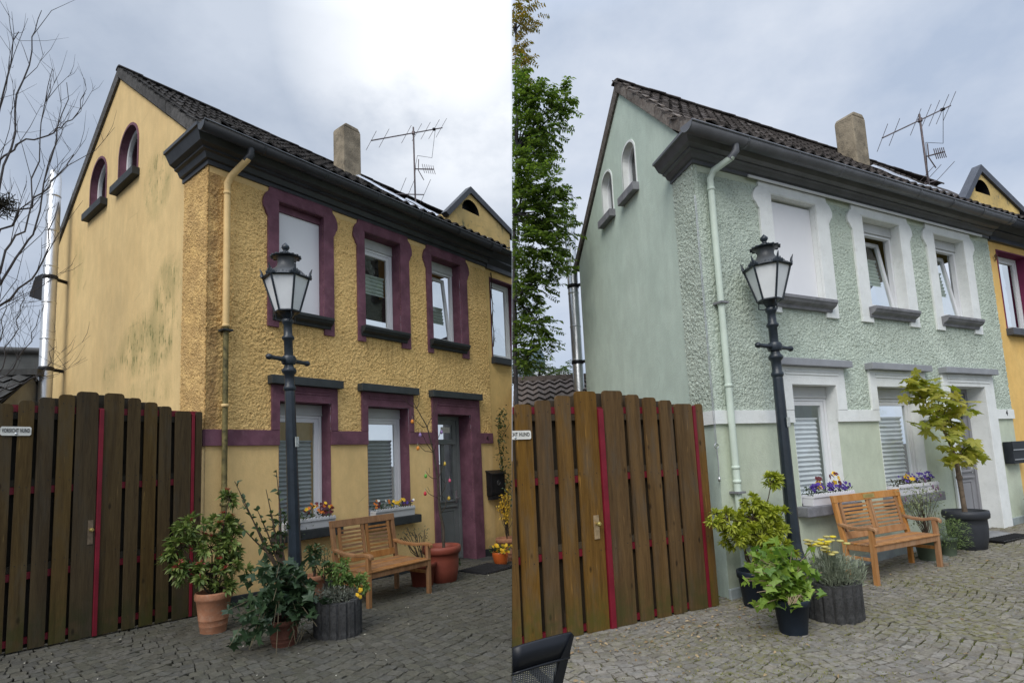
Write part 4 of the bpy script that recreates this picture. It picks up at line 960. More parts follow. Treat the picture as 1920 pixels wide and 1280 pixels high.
def flue(label, x, y, zt, zb, r, brk):
    T = thing('flue_pipe', label, 'flue', (x, y, zb)); h = zt-zb
    f = MB(); f.lathe([(r, 0), (r, h-.12), (r*.9, h-.11), (r*.9, h)], 24); f.build('pipe', STEEL, T)
    z = .6
    while z < h:
        f = MB(); f.lathe([(r, -.02), (r*1.06, -.012), (r*1.06, .012), (r, .02)], 24, (0, 0, z)); f.build('clamp_band', STEEL, T); z += .72
    for z, tgt in brk:
        f = MB(); f.box(-.025, .025, -r-.02, r+.02, z-zb-.03, z-zb+.03); d = Vector(tgt)-Vector((x, y, 0)); d.z = 0
        f.tube([(0, 0, z-zb), (d.x, d.y, z-zb)], .035, 6); f.lathe([(r*1.02, -.04), (r*1.12, -.03), (r*1.12, .03), (r*1.02, .04)], 20, (0, 0, z-zb)); f.build('wall_bracket', BLACK, T)
    return T
flue('polished steel flue pipe behind the yellow gable, twigs crossing it', -.30, 6.15, 7.86, 1.0, .112, ((5.7, (0, 6.3, 0)), (3.9, (0, 6.3, 0))))
def antenna(label, x, y, zb, mast, long_, elev, rot, dz2, sc_):
    T = thing('antenna', label, 'antenna', (x, y, zb), rot)
    f = MB(); f.tube([(0, 0, 0), (0, 0, mast)], .022*sc_, 8); f.build('mast', ANTM, T)
    a, b = long_; e = elev
    f = MB(); f.tube([(a, 0, mast*.93+a*e), (b, 0, mast*.93+b*e)], .016*sc_, 6); f.lathe([(.045*sc_, -.04), (.045*sc_, .04)], 8, (0, 0, mast*.93)); f.build('boom', ANTM, T)
    for k, t in enumerate((0, .16, .46, .61, .74, .87, .985)):
        xx = a+(b-a)*t; zz = mast*.93+xx*e; hl = .20*sc_*(1+.15*(k > 4))
        f = MB(); f.tube([(xx+hl*dz2*.3, -hl*.8, zz+hl), (xx-hl*dz2*.3, hl*.8, zz-hl)], .006*sc_, 5); f.build('element', ANTM, T)
    f = MB(); xx = a+(b-a)*.87; f.lathe([(.0, -.04), (.05*sc_, -.02), (.05*sc_, .02), (0, .04)], 8, (xx, 0, mast*.93+xx*e)); f.build('junction_box', BLACK, T)
    f = MB(); f.tube([(0, 0, mast*.5), (.62*sc_, -.1, mast*.5+.2*sc_)], .016*sc_, 6); f.tube([(.14, -.02, mast*.5+.32*sc_), (.12, -.02, mast*.5), (.28*sc_, -.05, mast*.5-.22*sc_)], .012*sc_, 5); f.build('boom', ANTM, T)
    for k in range(6):
        xx = (.22+.08*k)*sc_; zz = mast*.5+xx*.3
        f = MB(); hl = .11*sc_; f.tube([(xx-.03, -.1, zz+hl), (xx, -.1, zz), (xx+.05, -.1, zz-hl)], .009*sc_, 4); f.build('element', ANTM, T)
    f = MB(); f.tube([(-.62*sc_, .05, mast*.2-.2*sc_), (.30*sc_, 0, mast*.2+.1*sc_)], .014*sc_, 6); f.build('boom', ANTM, T)
    for xx in (-.55, -.25, .30):
        f = MB(); zz = mast*.2+xx*.33*sc_; f.tube([(xx*sc_-.1*dz2, -.35*sc_, zz+.28*sc_), (xx*sc_+.1*dz2, .3*sc_, zz-.28*sc_)], .006*sc_, 5); f.build('element', ANTM, T)
    f = MB(); f.tube([(b*.75, 0, mast*.93+b*.75*e), (b*.6, 0, mast*.75), (.12, 0, mast*.68), (.02, -.03, mast*.55), (-.04, -.03, mast*.3), (-.03, 0, .05)], .006*sc_, 5); f.build('cable', BLACK, T)
    return T
antenna('tall TV antenna with crossed booms on the roof behind the yellow house', 6.5, 3.1, 8.35, 2.35, (-1.4, 1.1), .60, 0, .6, 1.0)
# gate, sign
GW = woodmat('weathered_underexposed_gate_wood', (.044, .028, .012), (.082, .056, .025), (.060, .050, .034), (.032, .036, .010), .55)  # same wood as the right gate, darkened in colour for the dimmer left exposure
GW2 = woodmat('shaded_back_board_wood', (.022, .018, .012), (.04, .034, .024), (.04, .038, .034), None, .5)  # back boards and battens darkened to paint in the gap shade
e = [-1.944-.12, -1.833, -1.803, -1.682, -1.646, -1.519, -1.487, -1.355, -1.327, -1.135, -1.087, -.902, -.864, -.741, -.701, -.573, -.538, -.412, -.369, -.195, -.152, -.078]
bl = [(-2.55, -2.36), (-2.33, -2.21), (-2.17, -2.08)]+list(zip(e[0::2], e[1::2])); tops = [2.44, 2.47, 2.51, 2.54, 2.58, 2.62, 2.66, 2.70, 2.70, 2.66, 2.62, 2.58, 2.53, 2.53]
GT = gate('wooden_gate', 'weathered board gate in dimmed dark tone with arched top left of the yellow house', bl, tops, -.05, None, GW, GW2, None, None, .03, False, None)
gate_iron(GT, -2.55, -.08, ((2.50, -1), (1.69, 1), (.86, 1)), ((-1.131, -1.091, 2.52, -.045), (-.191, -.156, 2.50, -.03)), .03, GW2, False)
f = MB(); f.box(-1.20, -1.155, -.036, -.028, 1.09, 1.34); ho = f.build('lock_plate', simple('worn_brass', (.20, .15, .10), .5, .3, 20, 0, 10, .5), GT); f = MB(); f.lathe([(.012, 0), (.016, .03), (.022, .045), (.012, .058)], 10, M=Matrix.Translation((-1.178, -.037, 1.24)) @ Matrix.Rotation(math.pi/2, 4, 'X')); f.build('knob', BRASS, ho)
def sign(label, x0, x1, z0, z1, y, cut):
    T = thing('warning_sign', label, 'sign', ((x0+x1)/2, y, (z0+z1)/2)); w_ = (x1-x0)/2; h = (z1-z0)/2
    f = MB(); c = .012; f.prism([(-w_+c, -h), (w_-c, -h), (w_, -h+c), (w_, h-c), (w_-c, h), (-w_+c, h), (-w_, h-c), (-w_, -h+c)], lambda u, v, q: Vector((u, q, v)), -.004, 0); f.build('plate', SIGNW, T, cut=cut)
    me = text_part('VORSICHT HUND', h*1.25, PAINTBLACK, T, Matrix.Translation((0, -.0065, h*.10)) @ FRONT, cut, w_*2*.90)
    f = MB(); f.lathe([(.008, 0), (.012, .001), (.012, .003), (.004, .004)], 10, M=Matrix.Translation((w_*.02, -.0045, -h*.6)) @ Matrix.Rotation(math.pi/2, 4, 'X')); f.build('screw', STEEL, T, cut=cut)
sign('white metal sign reading VORSICHT HUND on the dark gate, fully legible', -1.93, -1.697, 2.228, 2.316, -.082, False)
lamp('cast iron street lamp in front of the yellow house', .60, -1.05, dict(top=4.58, glass0=3.70, glass1=4.12, bar=3.10), Matrix.Rotation(-R(1.6), 4, 'Y') if False else Matrix.Rotation(R(-1.7), 4, Vector((.35, .94, 0))), .35)
bench('dark wooden garden bench under the windows of the yellow house', 1.255, -1.545, 1.05, .72, TEAKL, False, .46, 1.05)
# mailbox
def mailbox(label, x, z0, z1, w_, d, style):
    T = thing('mailbox', label, 'mailbox', (x, -.005, z0)); h = z1-z0
    if style == 'old':
        f = MB(); f.prism([(0, .15*h), (-d*.85, .15*h), (-d, .25*h), (-d, .9*h), (0, h)], lambda u, v, q: Vector((q, u, v)), 0, w_); f.build('body', BLACK, T, bevel=.006)
        f = MB(); f.prism([(.0, h+.02), (-d-.03, .9*h+.01), (-d-.03, .9*h-.02), (0, h-.01)], lambda u, v, q: Vector((q, u, v)), -.02, w_+.02); f.build('lid', BLACK, T, bevel=.004)
        f = MB(); f.box(.02, w_-.02, -d*.8, -.01, 0, .14*h); f.build('newspaper_tray', BLACK, T)
        f = MB()
        for q in range(10): an = q*2*math.pi/9; f.tube([(w_/2+.045*math.cos(an), -d-.005, .58*h+.045*math.sin(an)), (w_/2+.045*math.cos(an+.7), -d-.005, .58*h+.045*math.sin(an+.7))], .006, 5)
        f.tube([(w_/2-.02, -d-.006, .62*h), (w_/2+.01, -d-.01, .58*h), (w_/2, -d-.006, .5*h)], .006, 5); f.build('post_horn_emblem', simple('horn_emblem', (.10, .10, .10), .5), T)
    else:
        m_ = simple('anthracite_mailbox', (.022, .026, .032), .4, .15, 5, 0, 10, .2)
        f = MB(); f.box(0, w_, -d, 0, 0, h); f.build('body', m_, T, bevel=.006)
        f = MB(); f.box(-.004, w_+.006, -d-.012, -d+.001, h*.62, h*1.01); f.build('flap', m_, T, bevel=.003)
        for z in (.60, .16):
            f = MB(); f.box(.0, w_+.01, -d-.02, -d-.013, h*z, h*z+.018); f.build('bright_strip', STEEL, T)
mailbox('old black mailbox with horn emblem right of the yellow house door', 5.30, 1.00, 1.56, .42, .14, 'old')
# doormat
def mat_(label, x0, x1, y0, y1):
    z = max(zg(x0), zg(x1))+.035; f = MB(); f.box(x0, x1, y0, y1, z-.03, z); n = 14
    T = thing('doormat', label, 'doormat', (x0, y0, z-.03)); w_, d = x1-x0, y1-y0
    g = MB(); framebox(g, 0, w_, 0, d, .05, 0, .02); g2 = MB(); g2.box(0, w_, 0, d, 0, .012); g2.build('rubber_base', BLACK, T)
    q = MB()
    for i in range(12):
        x = .04+(w_-.08)*i/12; q.box(x, x+.03, .03, d-.03, .012, .022)
    q.build('ribs', simple('mat_rubber', (.022, .022, .024), .9, .3, 10), T)
mat_('dark rubber doormat before the plum door frame', 3.72, 4.55, -1.28, -.62)
# --- plants, left
PIER = leafmat('pieris_leaf', (.065, .11, .026), (.24, .30, .08), .3); PIERR = leafmat('pieris_red_shoot', (.30, .05, .04), (.45, .12, .09), .3)
STEM = simple('brown_stem', (.06, .042, .028), .9, .3, 20); DKIVY = leafmat('dark_ivy_leaf', (.018, .042, .020), (.05, .085, .034), .15, True)
def shrub(T, base, blobs, lm, per, ll, lw, stemm, tips=None, ntip=0, rstem=.012, kind='foliage', cluster=.05):
    f = MB(); st = MB(); t = MB()
    for (c, r, n) in blobs:
        c = Vector(c)
        st.tube(curve_pts(base, c, .02, 5, .02), [rstem, rstem*.9, rstem*.8, rstem*.7, rstem*.5, rstem*.4], 6)
        for k in range(n):
            d = rnd_dir(.15); q = c+Vector((d.x*r[0], d.y*r[1], d.z*r[2]))*random.uniform(.35, 1.0)
            st.tube([c, c.lerp(q, .5)+Vector((0, 0, -.01)), q], [.005, .004, .003], 4)
            for j in range(per):
                dd = (d*.7+rnd_dir(.2)).normalized(); leaf(f, q+dd*random.uniform(0, cluster*.4), dd, ll*random.uniform(.7, 1.25), lw*random.uniform(.8, 1.2))
            if ntip and random.random() < ntip:
                for j in range(12): leaf(t, q+d*.03+Vector((0, 0, .025)), rnd_dir(.9), ll*.7, lw*.6)
    st.build('stem', stemm, T); f.build('foliage', lm, T, kind='stuff')
    if t.v: t.build('new_shoots', tips, T, kind='stuff')
x, y = -.29, -.93; T = thing('potted_shrub', 'leafy shrub with red shoots in a terracotta pot against the dark gate', 'potted plant', (x, y, zg(x)))
pot(T, 'terra', .185, .43, TERRA)
shrub(T, (0, 0, .38), [((-.27, .1, .66), (.16, .16, .11), 12), ((-.05, 0, .62), (.20, .2, .12), 18), ((.18, -.02, .66), (.17, .17, .14), 14), ((-.28, .12, .92), (.16, .15, .12), 13), ((.0, .1, .88), (.19, .17, .15), 16), ((.20, .05, .93), (.15, .15, .15), 13), ((-.20, .12, 1.13), (.15, .14, .10), 11), ((.12, .12, 1.10), (.15, .14, .10), 11), ((.20, .1, 1.38), (.09, .1, .09), 6), ((-.34, .1, .78), (.10, .1, .08), 6), ((.06, -.08, .47), (.13, .12, .08), 9)], PIER, 20, .082, .032, STEM, PIERR, .2)
def ivy_rest(T, sp, size, mat):
    f = MB()
    for p_, d in sp:
        d = Vector(d).normalized(); z = Vector((random.uniform(-.9, .9), random.uniform(-.9, .9), .6)); xv = d.cross(z)
        if xv.length < .05: continue
        xv.normalize(); zv = xv.cross(d); s_ = size*random.uniform(.6, 1.25); n = len(IVY); cu = random.uniform(.05, .35)
        f.add([p_+d*(.2*s_)]+[p_+xv*(a*s_)+d*(b*s_)-zv*(cu*a*a*s_+.15*b*b*s_) for a, b in IVY], [(0, 1+i, 1+(i+1) % n) for i in range(n)])
    if f.v: f.build('foliage', mat, T, kind='stuff')
# ivy heap
x, y = -.12, -2.03; T = thing('potted_ivy', 'dark trailing ivy in a low terracotta pot with a tall bare-stemmed sapling', 'potted plant', (x, y, zg(x)))
pot(T, 'terra', .155, .26, TERRAD)
f = MB(); sp = []
for k in range(60):
    an = random.uniform(0, 2*math.pi); r = random.uniform(.15, .58); e_ = Vector((r*math.cos(an)*1.0-.04, r*math.sin(an)*.7, random.uniform(.03, .70))); mid = Vector((e_.x*.6, e_.y*.6, max(e_.z, .34)+random.uniform(.0, .16)))
    pts = [Vector((0, 0, .33)), mid.lerp(Vector((0, 0, .4)), .4), mid, e_]; f.tube(pts, [.007, .005, .004, .003], 4)
    for q in range(13):
        t = random.uniform(.25, 1); i = min(2, int(t*3)); b_ = pts[i].lerp(pts[i+1], t*3-i); d = rnd_dir(.0); d.y -= .4; sp.append((b_+rnd_dir(.1)*.05, d))
for k in range(6):
    q = Vector((random.uniform(-.12, .16), -.16, random.uniform(.25, .35))); f.tube([q, q+Vector((random.uniform(-.06, .06), -.05, -.10)), q+Vector((random.uniform(-.08, .08), -.05, -.24))], .0025, 4)
f.build('vine', simple('pale_vine', (.12, .10, .06), .9), T)
IVM = [flat_leaf(IVY, DKIVY) for _ in range(4)]; random.shuffle(sp); place_leaves(T, IVM, sp[:298], .080, .9); ivy_rest(T, sp[298:], .078, DKIVY)
f = MB(); lf = MB(); SAP = leafmat('sapling_leaf', (.03, .06, .02), (.07, .11, .035), .2)
for (tipx, tipy, tz) in ((-.34, .3, 1.60), (-.24, .35, 1.40), (-.02, .3, 1.50), (.12, .35, 1.68), (-.10, .32, 1.30), (.18, .3, 1.22), (.04, .33, 1.25), (-.3, .33, 1.2)):
    base_ = Vector((.12, .1, .5)); md = Vector((.05+tipx*.3, .2, .86)); pts = [base_, md, md.lerp(Vector((tipx, tipy, tz)), .5)+Vector((.02, 0, -.03)), Vector((tipx, tipy, tz))]; f.tube(pts, [.016, .011, .007, .003], 6)
    for q in range(17):
        t = random.uniform(.8, 3); i = min(2, int(t)); leaf(lf, pts[i].lerp(pts[i+1], t-i), rnd_dir(.6), random.uniform(.05, .085), .042)
f.build('stem', STEM, T); lf.build('foliage', SAP, T, kind='stuff')
# small terracotta pot behind the lamp
x, y = 1.10, -.62; T = thing('potted_plant', 'small terracotta pot with upright green plant just right of the lamp post', 'potted plant', (x, y, zg(x))); pot(T, 'terra', .15, .36, TERRA)
shrub(T, (0, 0, .32), [((.02, 0, .48), (.07, .07, .1), 9), ((-.03, 0, .60), (.06, .06, .12), 9), ((.05, .02, .66), (.05, .05, .08), 6)], SAP, 6, .07, .035, STEM)
# concrete palisade planter
def planter(label, x, y, r, h, fill):
    T = thing('stone_planter', label, 'planter', (x, y, zg(x))); n = 16
    pal = MB(); w_ = 2*math.pi*r/n*.5
    pal.prism([(-w_*.97, 0), (w_*.97, 0), (w_*.97, .055), (w_*.6, .075), (-w_*.6, .075), (-w_*.97, .055)], lambda u, v, q: Vector((u, -v, q)), 0, h); me = pal.mesh('palisade', CONC)
    for k in range(n): inst('palisade', me, T, Matrix.Rotation(2*math.pi*k/n, 4, 'Z') @ Matrix.Translation((0, -(r-.06), random.uniform(-.004, .008))))
    f = MB(); f.lathe([(r-.05, 0), (r-.05, h-.05), (.001, h-.04)], 24, cap=False); f.build('soil', SOIL, T); return T
T = planter('round dark concrete planter with heather and juniper left of the dark bench', .40, -2.16, .225, .36, None)
LAV = leafmat('grey_heather', (.06, .07, .05), (.15, .16, .12), .2); JUN = leafmat('juniper_green', (.08, .15, .035), (.22, .32, .09), .3)
f = MB()
for k in range(900):
    an = random.uniform(0, 6.28); r = random.uniform(0, .22); b_ = Vector((r*math.cos(an)-.05, r*math.sin(an), .33+random.uniform(0, .14))); leaf(f, b_, rnd_dir(.8), random.uniform(.03, .07), .008)
f.build('heather', LAV, T, kind='stuff')
shrub(T, (.03, .05, .33), [((.10, .06, .52), (.16, .12, .07), 24), ((.24, .02, .50), (.13, .1, .06), 20), ((.02, .1, .62), (.14, .1, .08), 20), ((.16, .1, .66), (.12, .08, .06), 14), ((.30, -.03, .42), (.09, .07, .05), 12)], JUN, 16, .045, .016, STEM, None, 0, .006)
f = MB(); lf = MB()
for k in range(6):
    tp_ = Vector((-.08+random.uniform(-.1, .1), .12, .72+random.uniform(-.06, .12))); pts = [Vector((-.02, .1, .34)), Vector((-.06, .14, .55)), tp_]; f.tube(pts, [.008, .006, .003], 5)
    for q in range(16): leaf(lf, tp_+rnd_dir(.2)*random.uniform(.02, .09), rnd_dir(.2), .035, .014)
f.build('stem', STEM, T); lf.build('foliage', SAP, T, kind='stuff')
YFL = flmat('yellow_petal', (.85, .55, .04)); ORFL = flmat('orange_petal', (.75, .22, .03)); MAR = flmat('maroon_petal', (.12, .015, .02)); PUR = flmat('violet_petal', (.10, .05, .32)); WHF = flmat('white_petal', (.75, .75, .68)); PINKF = flmat('pink_petal', (.55, .12, .2))
def flower_at(T, p, mats, r=.022, d=None):
    d = d or Vector((random.uniform(-.5, .2), -1, random.uniform(.2, .8))).normalized(); a = d.cross(Vector((0, 0, 1))).normalized(); b = a.cross(d); f = MB()
    for q in range(5):
        an = q*1.2566; u = a*math.cos(an)+b*math.sin(an); v = b*math.cos(an)-a*math.sin(an); f.add([p, p+u*r*.7+v*r*.5+d*.004, p+u*r*1.1, p+u*r*.7-v*r*.5], [(0, 1, 2, 3)])
    f.build('flower', random.choice(mats), T)
for k in range(7): flower_at(T, Vector((.12+random.uniform(-.03, .03), -.20, .40+random.uniform(-.03, .06))), [YFL])
# pots right of the bench
x, y = 2.62, -1.02; T = thing('potted_plant', 'medium brick-red pot with dry twigs behind the right bench leg', 'potted plant', (x, y, zg(x))); pot(T, 'plain', .20, .34, PLASTR)
f = MB(); lf = MB(); DRY = leafmat('dry_leaf', (.06, .055, .03), (.13, .11, .06), .2)
for k in range(14):
    tp_ = Vector((random.uniform(-.28, .12), random.uniform(-.05, .2), random.uniform(.6, .88))); f.tube(curve_pts((0, 0, .3), tp_, .05, 4, .02), .005, 4)
    for q in range(9): leaf(lf, tp_+rnd_dir(.0)*random.uniform(.0, .10), rnd_dir(.1), .03, .015)
f.build('stem', STEM, T); lf.build('foliage', DRY, T, kind='stuff')
x, y = 3.02, -1.02; TP = thing('potted_tree', 'bare sapling hung with painted eggs in a big brick-red pot', 'potted tree', (x, y, zg(x))); pot(TP, 'big', .285, .54, PLASTR, .86)
f = MB(); tr = [Vector((.05, 0, .45)), Vector((.06, 0, .8)), Vector((.02, .02, 1.0)), Vector((-.02, 0, 1.25)), Vector((-.03, 0, 1.55)), Vector((-.10, 0, 1.95)), Vector((-.22, 0, 2.35)), Vector((-.42, 0, 2.62)), Vector((-.58, .0, 2.85))]
f.tube(tr, [.024, .022, .021, .02, .016, .012, .009, .006, .003], 7); f.build('trunk', simple('sapling_bark', (.075, .06, .045), .9, .35, 25, .004, 60), TP)
brs = [(3, (-.30, 0, 1.42)), (3, (.28, .05, 1.58)), (4, (-.28, 0, 1.68)), (4, (.18, .05, 1.85)), (5, (-.42, .0, 2.10)), (5, (.12, .04, 2.35)), (6, (.02, .02, 2.75)), (7, (-.35, 0, 2.85)), (7, (-.72, 0, 2.8)), (2, (.3, .1, 1.3)), (6, (-.5, .02, 2.5)), (5, (-.35, .02, 2.3))]
EG = [simple('egg_'+n_, c, .35, .1, 5) for n_, c in (('red', (.5, .03, .05)), ('pink', (.6, .12, .2)), ('green', (.12, .35, .06)), ('yellow', (.65, .45, .08)), ('orange', (.7, .25, .04)), ('violet', (.3, .2, .42)))]
for k, (i, e_) in enumerate(brs):
    f = MB(); e_ = Vector(e_); f.tube(curve_pts(tr[i], e_, -.04, 4, .012), [.007, .006, .005, .004, .002], 5)
    q = tr[i].lerp(e_, .65); f.tube([q, q+Vector((random.uniform(-.12, .02), 0, random.uniform(.05, .12)))], .003, 4); f.build('branch', STEM, TP)
EGP = []
for k, (i, e_) in enumerate(brs):
    e_ = Vector(e_)
    if k in (6, 7, 8): continue
    EGT = (SETM['L'] @ Vector((x, y, zg(x))))
    T = thing('painted_egg', 'painted egg hanging from the bare sapling', 'egg', (x+e_.x, y+e_.y, zg(x)+e_.z-.075), 0, 'painted eggs on the sapling')
    f = MB(); f.lathe([(.0, -.035), (.016, -.03), (.024, -.012), (.023, .004), (.014, .024), (0, .033)], 10); f.build('shell', EG[k % 6], T)
    f = MB(); f.tube([(0, 0, .03), (0, 0, .08)], .0015, 4); f.build('thread', SIGNW, T)
    EGP.append((T, k % 6))
cols_ = ['red', 'pink', 'green', 'yellow', 'orange', 'violet']
for c in range(6):
    es = sorted([T for T, q in EGP if q == c], key=lambda t: t.matrix_basis.translation.z)
    for T in es: T['label'] = ('' if len(es) == 1 else ('lower ' if T is es[0] else 'upper '))+cols_[c]+' painted egg hanging from the bare sapling by the plum door frame'
def pansy(label, x, y, r, h, potm, flm, name='potted_flowers', n=26, kind='bowl', cut=False):
    T = thing(name, label, 'potted flowers', (x, y, zg(x))); pot(T, kind, r, h, potm)
    f = MB()
    for k in range(170): leaf(f, Vector((random.uniform(-r, r), random.uniform(-r, r), h+random.uniform(-.02, .10))), rnd_dir(.4), .05, .03)
    f.build('foliage', SAP, T, kind='stuff')
    for k in range(n): flower_at(T, Vector((random.uniform(-r, r)*1.1, random.uniform(-r, .3*r)*1.1, h+random.uniform(.0, .13))), flm, .03)
    return T
pansy('small yellow pansies half hidden behind the big brick-red pot', 3.55, -.72, .10, .16, TERRAD, [YFL], n=9)
ORP = simple('orange_glazed_pot', (.50, .11, .025), .3, .2, 4); pansy('yellow pansies in a small orange pot by the doormat', 4.62, -.86, .15, .24, ORP, [YFL])
x, y = 5.12, -.62; T = thing('potted_shrub', 'yellow flowering forsythia in a terracotta pot at the edge of the left view', 'potted plant', (x, y, zg(x))); 
f = MB(); f.lathe(potlathe('terra', .22, .42), 24); f.build('pot', TERRA, T, cut=True, fill=False)
FOR = leafmat('forsythia_flower', (.70, .42, .03), (.80, .58, .08), .3); f = MB(); st = MB()
for k in range(16):
    tp_ = Vector((random.uniform(-.22, .12), random.uniform(-.2, .2), random.uniform(.9, 1.32))); pts = curve_pts((0, 0, .38), tp_, .06, 5, .02); st.tube(pts, .005, 4)
    for q in range(30):
        t = random.uniform(.45, 1)*5; i = min(4, int(t)); leaf(f, pts[i].lerp(pts[i+1], t-i)+rnd_dir(0)*.03, rnd_dir(.1), .04, .02)
st.build('stem', STEM, T, cut=True, fill=False); f.build('blossom', FOR, T, kind='stuff', cut=True, fill=False)
x, y = 5.62, -.08; T = thing('climbing_plant', 'evergreen climber on the wall above the old black mailbox', 'climber', (x, y, zg(x)))
f = MB(); st = MB(); pth = [Vector((.22, 0, .3)), Vector((.15, -.02, 1.2)), Vector((.08, -.02, 1.75)), Vector((.0, -.02, 2.2)), Vector((.04, -.02, 2.62)), Vector((.12, -.02, 2.85))]; st.tube(pth, [.014, .012, .01, .007, .005, .003], 6); st.tube([pth[3], Vector((.2, 0, 2.4)), Vector((.42, 0, 2.62))], .005, 5)
for k in range(330):
    t = random.uniform(.6, 5)-.001; i = int(t); b_ = pth[i].lerp(pth[i+1], t-i); sp_ = .15 if (t > 4 or t < 2.6) else .06; leaf(f, b_+Vector((random.gauss(0, sp_*.6), -abs(random.gauss(0, .06)), random.gauss(0, .08))), rnd_dir(-.1), .075, .03)
st.build('stem', STEM, T, cut=True, fill=False); f.build('foliage', leafmat('climber_leaf', (.03, .055, .02), (.075, .11, .035), .25), T, kind='stuff', cut=True, fill=False)
GRL = leafmat('pansy_leaf', (.025, .05, .018), (.06, .09, .03), .2)
BOXW = simple('white_flower_box_plastic', (.52, .53, .54), .5, .06, 3)
flowerbox(None, 'flower_box', 'scalloped white flower box with maroon and orange pansies behind the left lamp post', .99, 1.765, p['loz'][1]+.003, -.055, BOXW, [([MAR, ORFL, YFL], (-.2, 1), 26, .026, .22)], GRL, True, True)
flowerbox(None, 'flower_box', 'scalloped white flower box with yellow and white pansies above the dark bench', 2.49, 3.30, p['loz'][1]+.003, -.055, BOXW, [([ORFL, MAR, WHF], (-1, -.2), 11, .024, .16), ([YFL], (-.2, .6), 13, .026, .15), ([PUR, WHF], (.4, .9), 6, .022, .13)], GRL)
cobbles('grey cobbled paving in dimmed dark tone in curved rows before the yellow house', stonemat('underexposed_basalt_cobble', (.062, .058, .046), (.102, .096, .076), (.056, .056, .030), .5), bedmat('dark_joint_sand', (.008, .008, .006), (.018, .018, .010)), -3.2, 7.5, -6.2, .6, 1.1, 290, (.078, .122), .136)  # setts darker than the right ones: lower exposure painted into the stone colour

random.seed(8); f = MB()
for k in range(150):
    x_ = random.uniform(-2.6, 4.5); y_ = random.uniform(-4.6, -.25); q = Vector((x_, y_, zg(x_)+.02))
    if side_of(SETM['L'] @ q) < .06: continue
    d = rnd_dir(0); d.z *= .2; leaf(f, q, d, random.uniform(.012, .030), .012)
o = f.build('fallen_petals', leafmat('fallen_petal', (.16, .13, .09), (.62, .60, .50), .2)); o.matrix_basis = SETM['L']; o['kind'] = 'stuff'; o['label'] = 'pale petals scattered on the dark left paving'; o['category'] = 'petals'
# ------------------------------------------------------------------ background of the left place
def ray_pt(px, py, dist):
    d = Vector(((px-960)/1042.864, (py-640-106.41)/1042.864, 1.0)); wv = Vector([sum(CROT[r][k]*d[k] for k in range(3)) for r in range(3)]); h = math.hypot(wv.x, wv.y); return CAM+wv*(dist/h)
CUR = 'W'
BARK = simple('grey_bark', (.055, .052, .055), .9, .35, 12, .006, 50)
def bare_tree(name, label, base, limbs, seed, cut_s=None, thin=1.0):
    """base: world point at the trunk foot; limbs: list of world polylines"""
    random.seed(seed); T = thing(name, label, 'tree', base); B = Vector(base)
    f = MB(); top = Vector(limbs[0][0])-B; f.tube([(0, 0, -.2), top*.5+Vector((.05, .1, 0)), top], [.17, .13, .09], 9); f.build('trunk', BARK, T)
    tw = MB()
    for pl in limbs:
        f = MB(); pts = [Vector(q)-B for q in pl]
        den = []
        for i in range(len(pts)-1):
            for k in range(4): den.append(pts[i].lerp(pts[i+1], k/4)+(Vector((random.gauss(0, .02), random.gauss(0, .03), random.gauss(0, .02))) if k else Vector((0, 0, 0))))
        den.append(pts[-1]); n = len(den); r0 = .015*thin
        f.tube(den, [r0*(1-i/n)**.8+.003 for i in range(n)], 6); f.build('branch', BARK, T)
        for k in range(8):
            i = random.randrange(2, n-1); p_ = den[i]; d = (den[min(i+1, n-1)]-den[i-1]).normalized()
            dd = (d+Vector((random.gauss(.1, .35), random.gauss(0, .4), random.gauss(.3, .25)))).normalized(); ln = random.uniform(.4, 1.3)
            q1 = p_+dd*ln*.5; q2 = q1+(dd+Vector((random.gauss(0, .25), random.gauss(0, .25), .35))).normalized()*ln*.5
            tw.tube([p_, q1, q2], [.0055*thin, .0042*thin, .0018], 5)
            for m_ in range(2):
                s0 = q1.lerp(q2, random.random()); e0 = s0+Vector((random.gauss(0, .2), random.gauss(0, .2), random.gauss(.3, .12))); tw.tube([s0, s0.lerp(e0, .5)+Vector((.02, 0, -.03)), e0], [.0035, .0026, .0012], 4)
    tw.build('twigs', BARK, T, kind='stuff')
    return T
rp = ray_pt
limbs = [[rp(-70, 640, 10.8), rp(0, 345, 10.9), rp(28, 210, 11.1), rp(60, 95, 11.2), rp(78, 20, 11.3)],
         [rp(-70, 640, 10.8), rp(-10, 300, 10.2), rp(15, 140, 10.0), rp(35, 60, 10.0)],
         [rp(-70, 640, 10.8), rp(10, 470, 11.0), rp(50, 420, 11.3), rp(75, 260, 11.6), rp(98, 130, 11.8)],
         [rp(-70, 640, 10.8), rp(20, 500, 10.6), rp(62, 440, 10.8), rp(105, 270, 10.9), rp(125, 155, 11.0)],
         [rp(-60, 600, 10.8), rp(0, 300, 11.5), rp(30, 272, 11.6), rp(100, 250, 11.8), rp(135, 225, 11.9), rp(160, 175, 12)],
         [rp(-60, 600, 10.8), rp(0, 430, 10.4), rp(60, 390, 10.2), rp(95, 340, 10.2), rp(138, 290, 10.3)],
         [rp(-60, 620, 10.8), rp(20, 560, 10.5), rp(80, 490, 10.5), rp(110, 380, 10.6)]]
bare_tree('bare_tree', 'leafless tree with arching branches at the far left edge', rp(-95, 900, 10.8)*Vector((1, 1, 0)) if False else (rp(-110, 900, 10.8).x, rp(-110, 900, 10.8).y, -.5), limbs, 11)
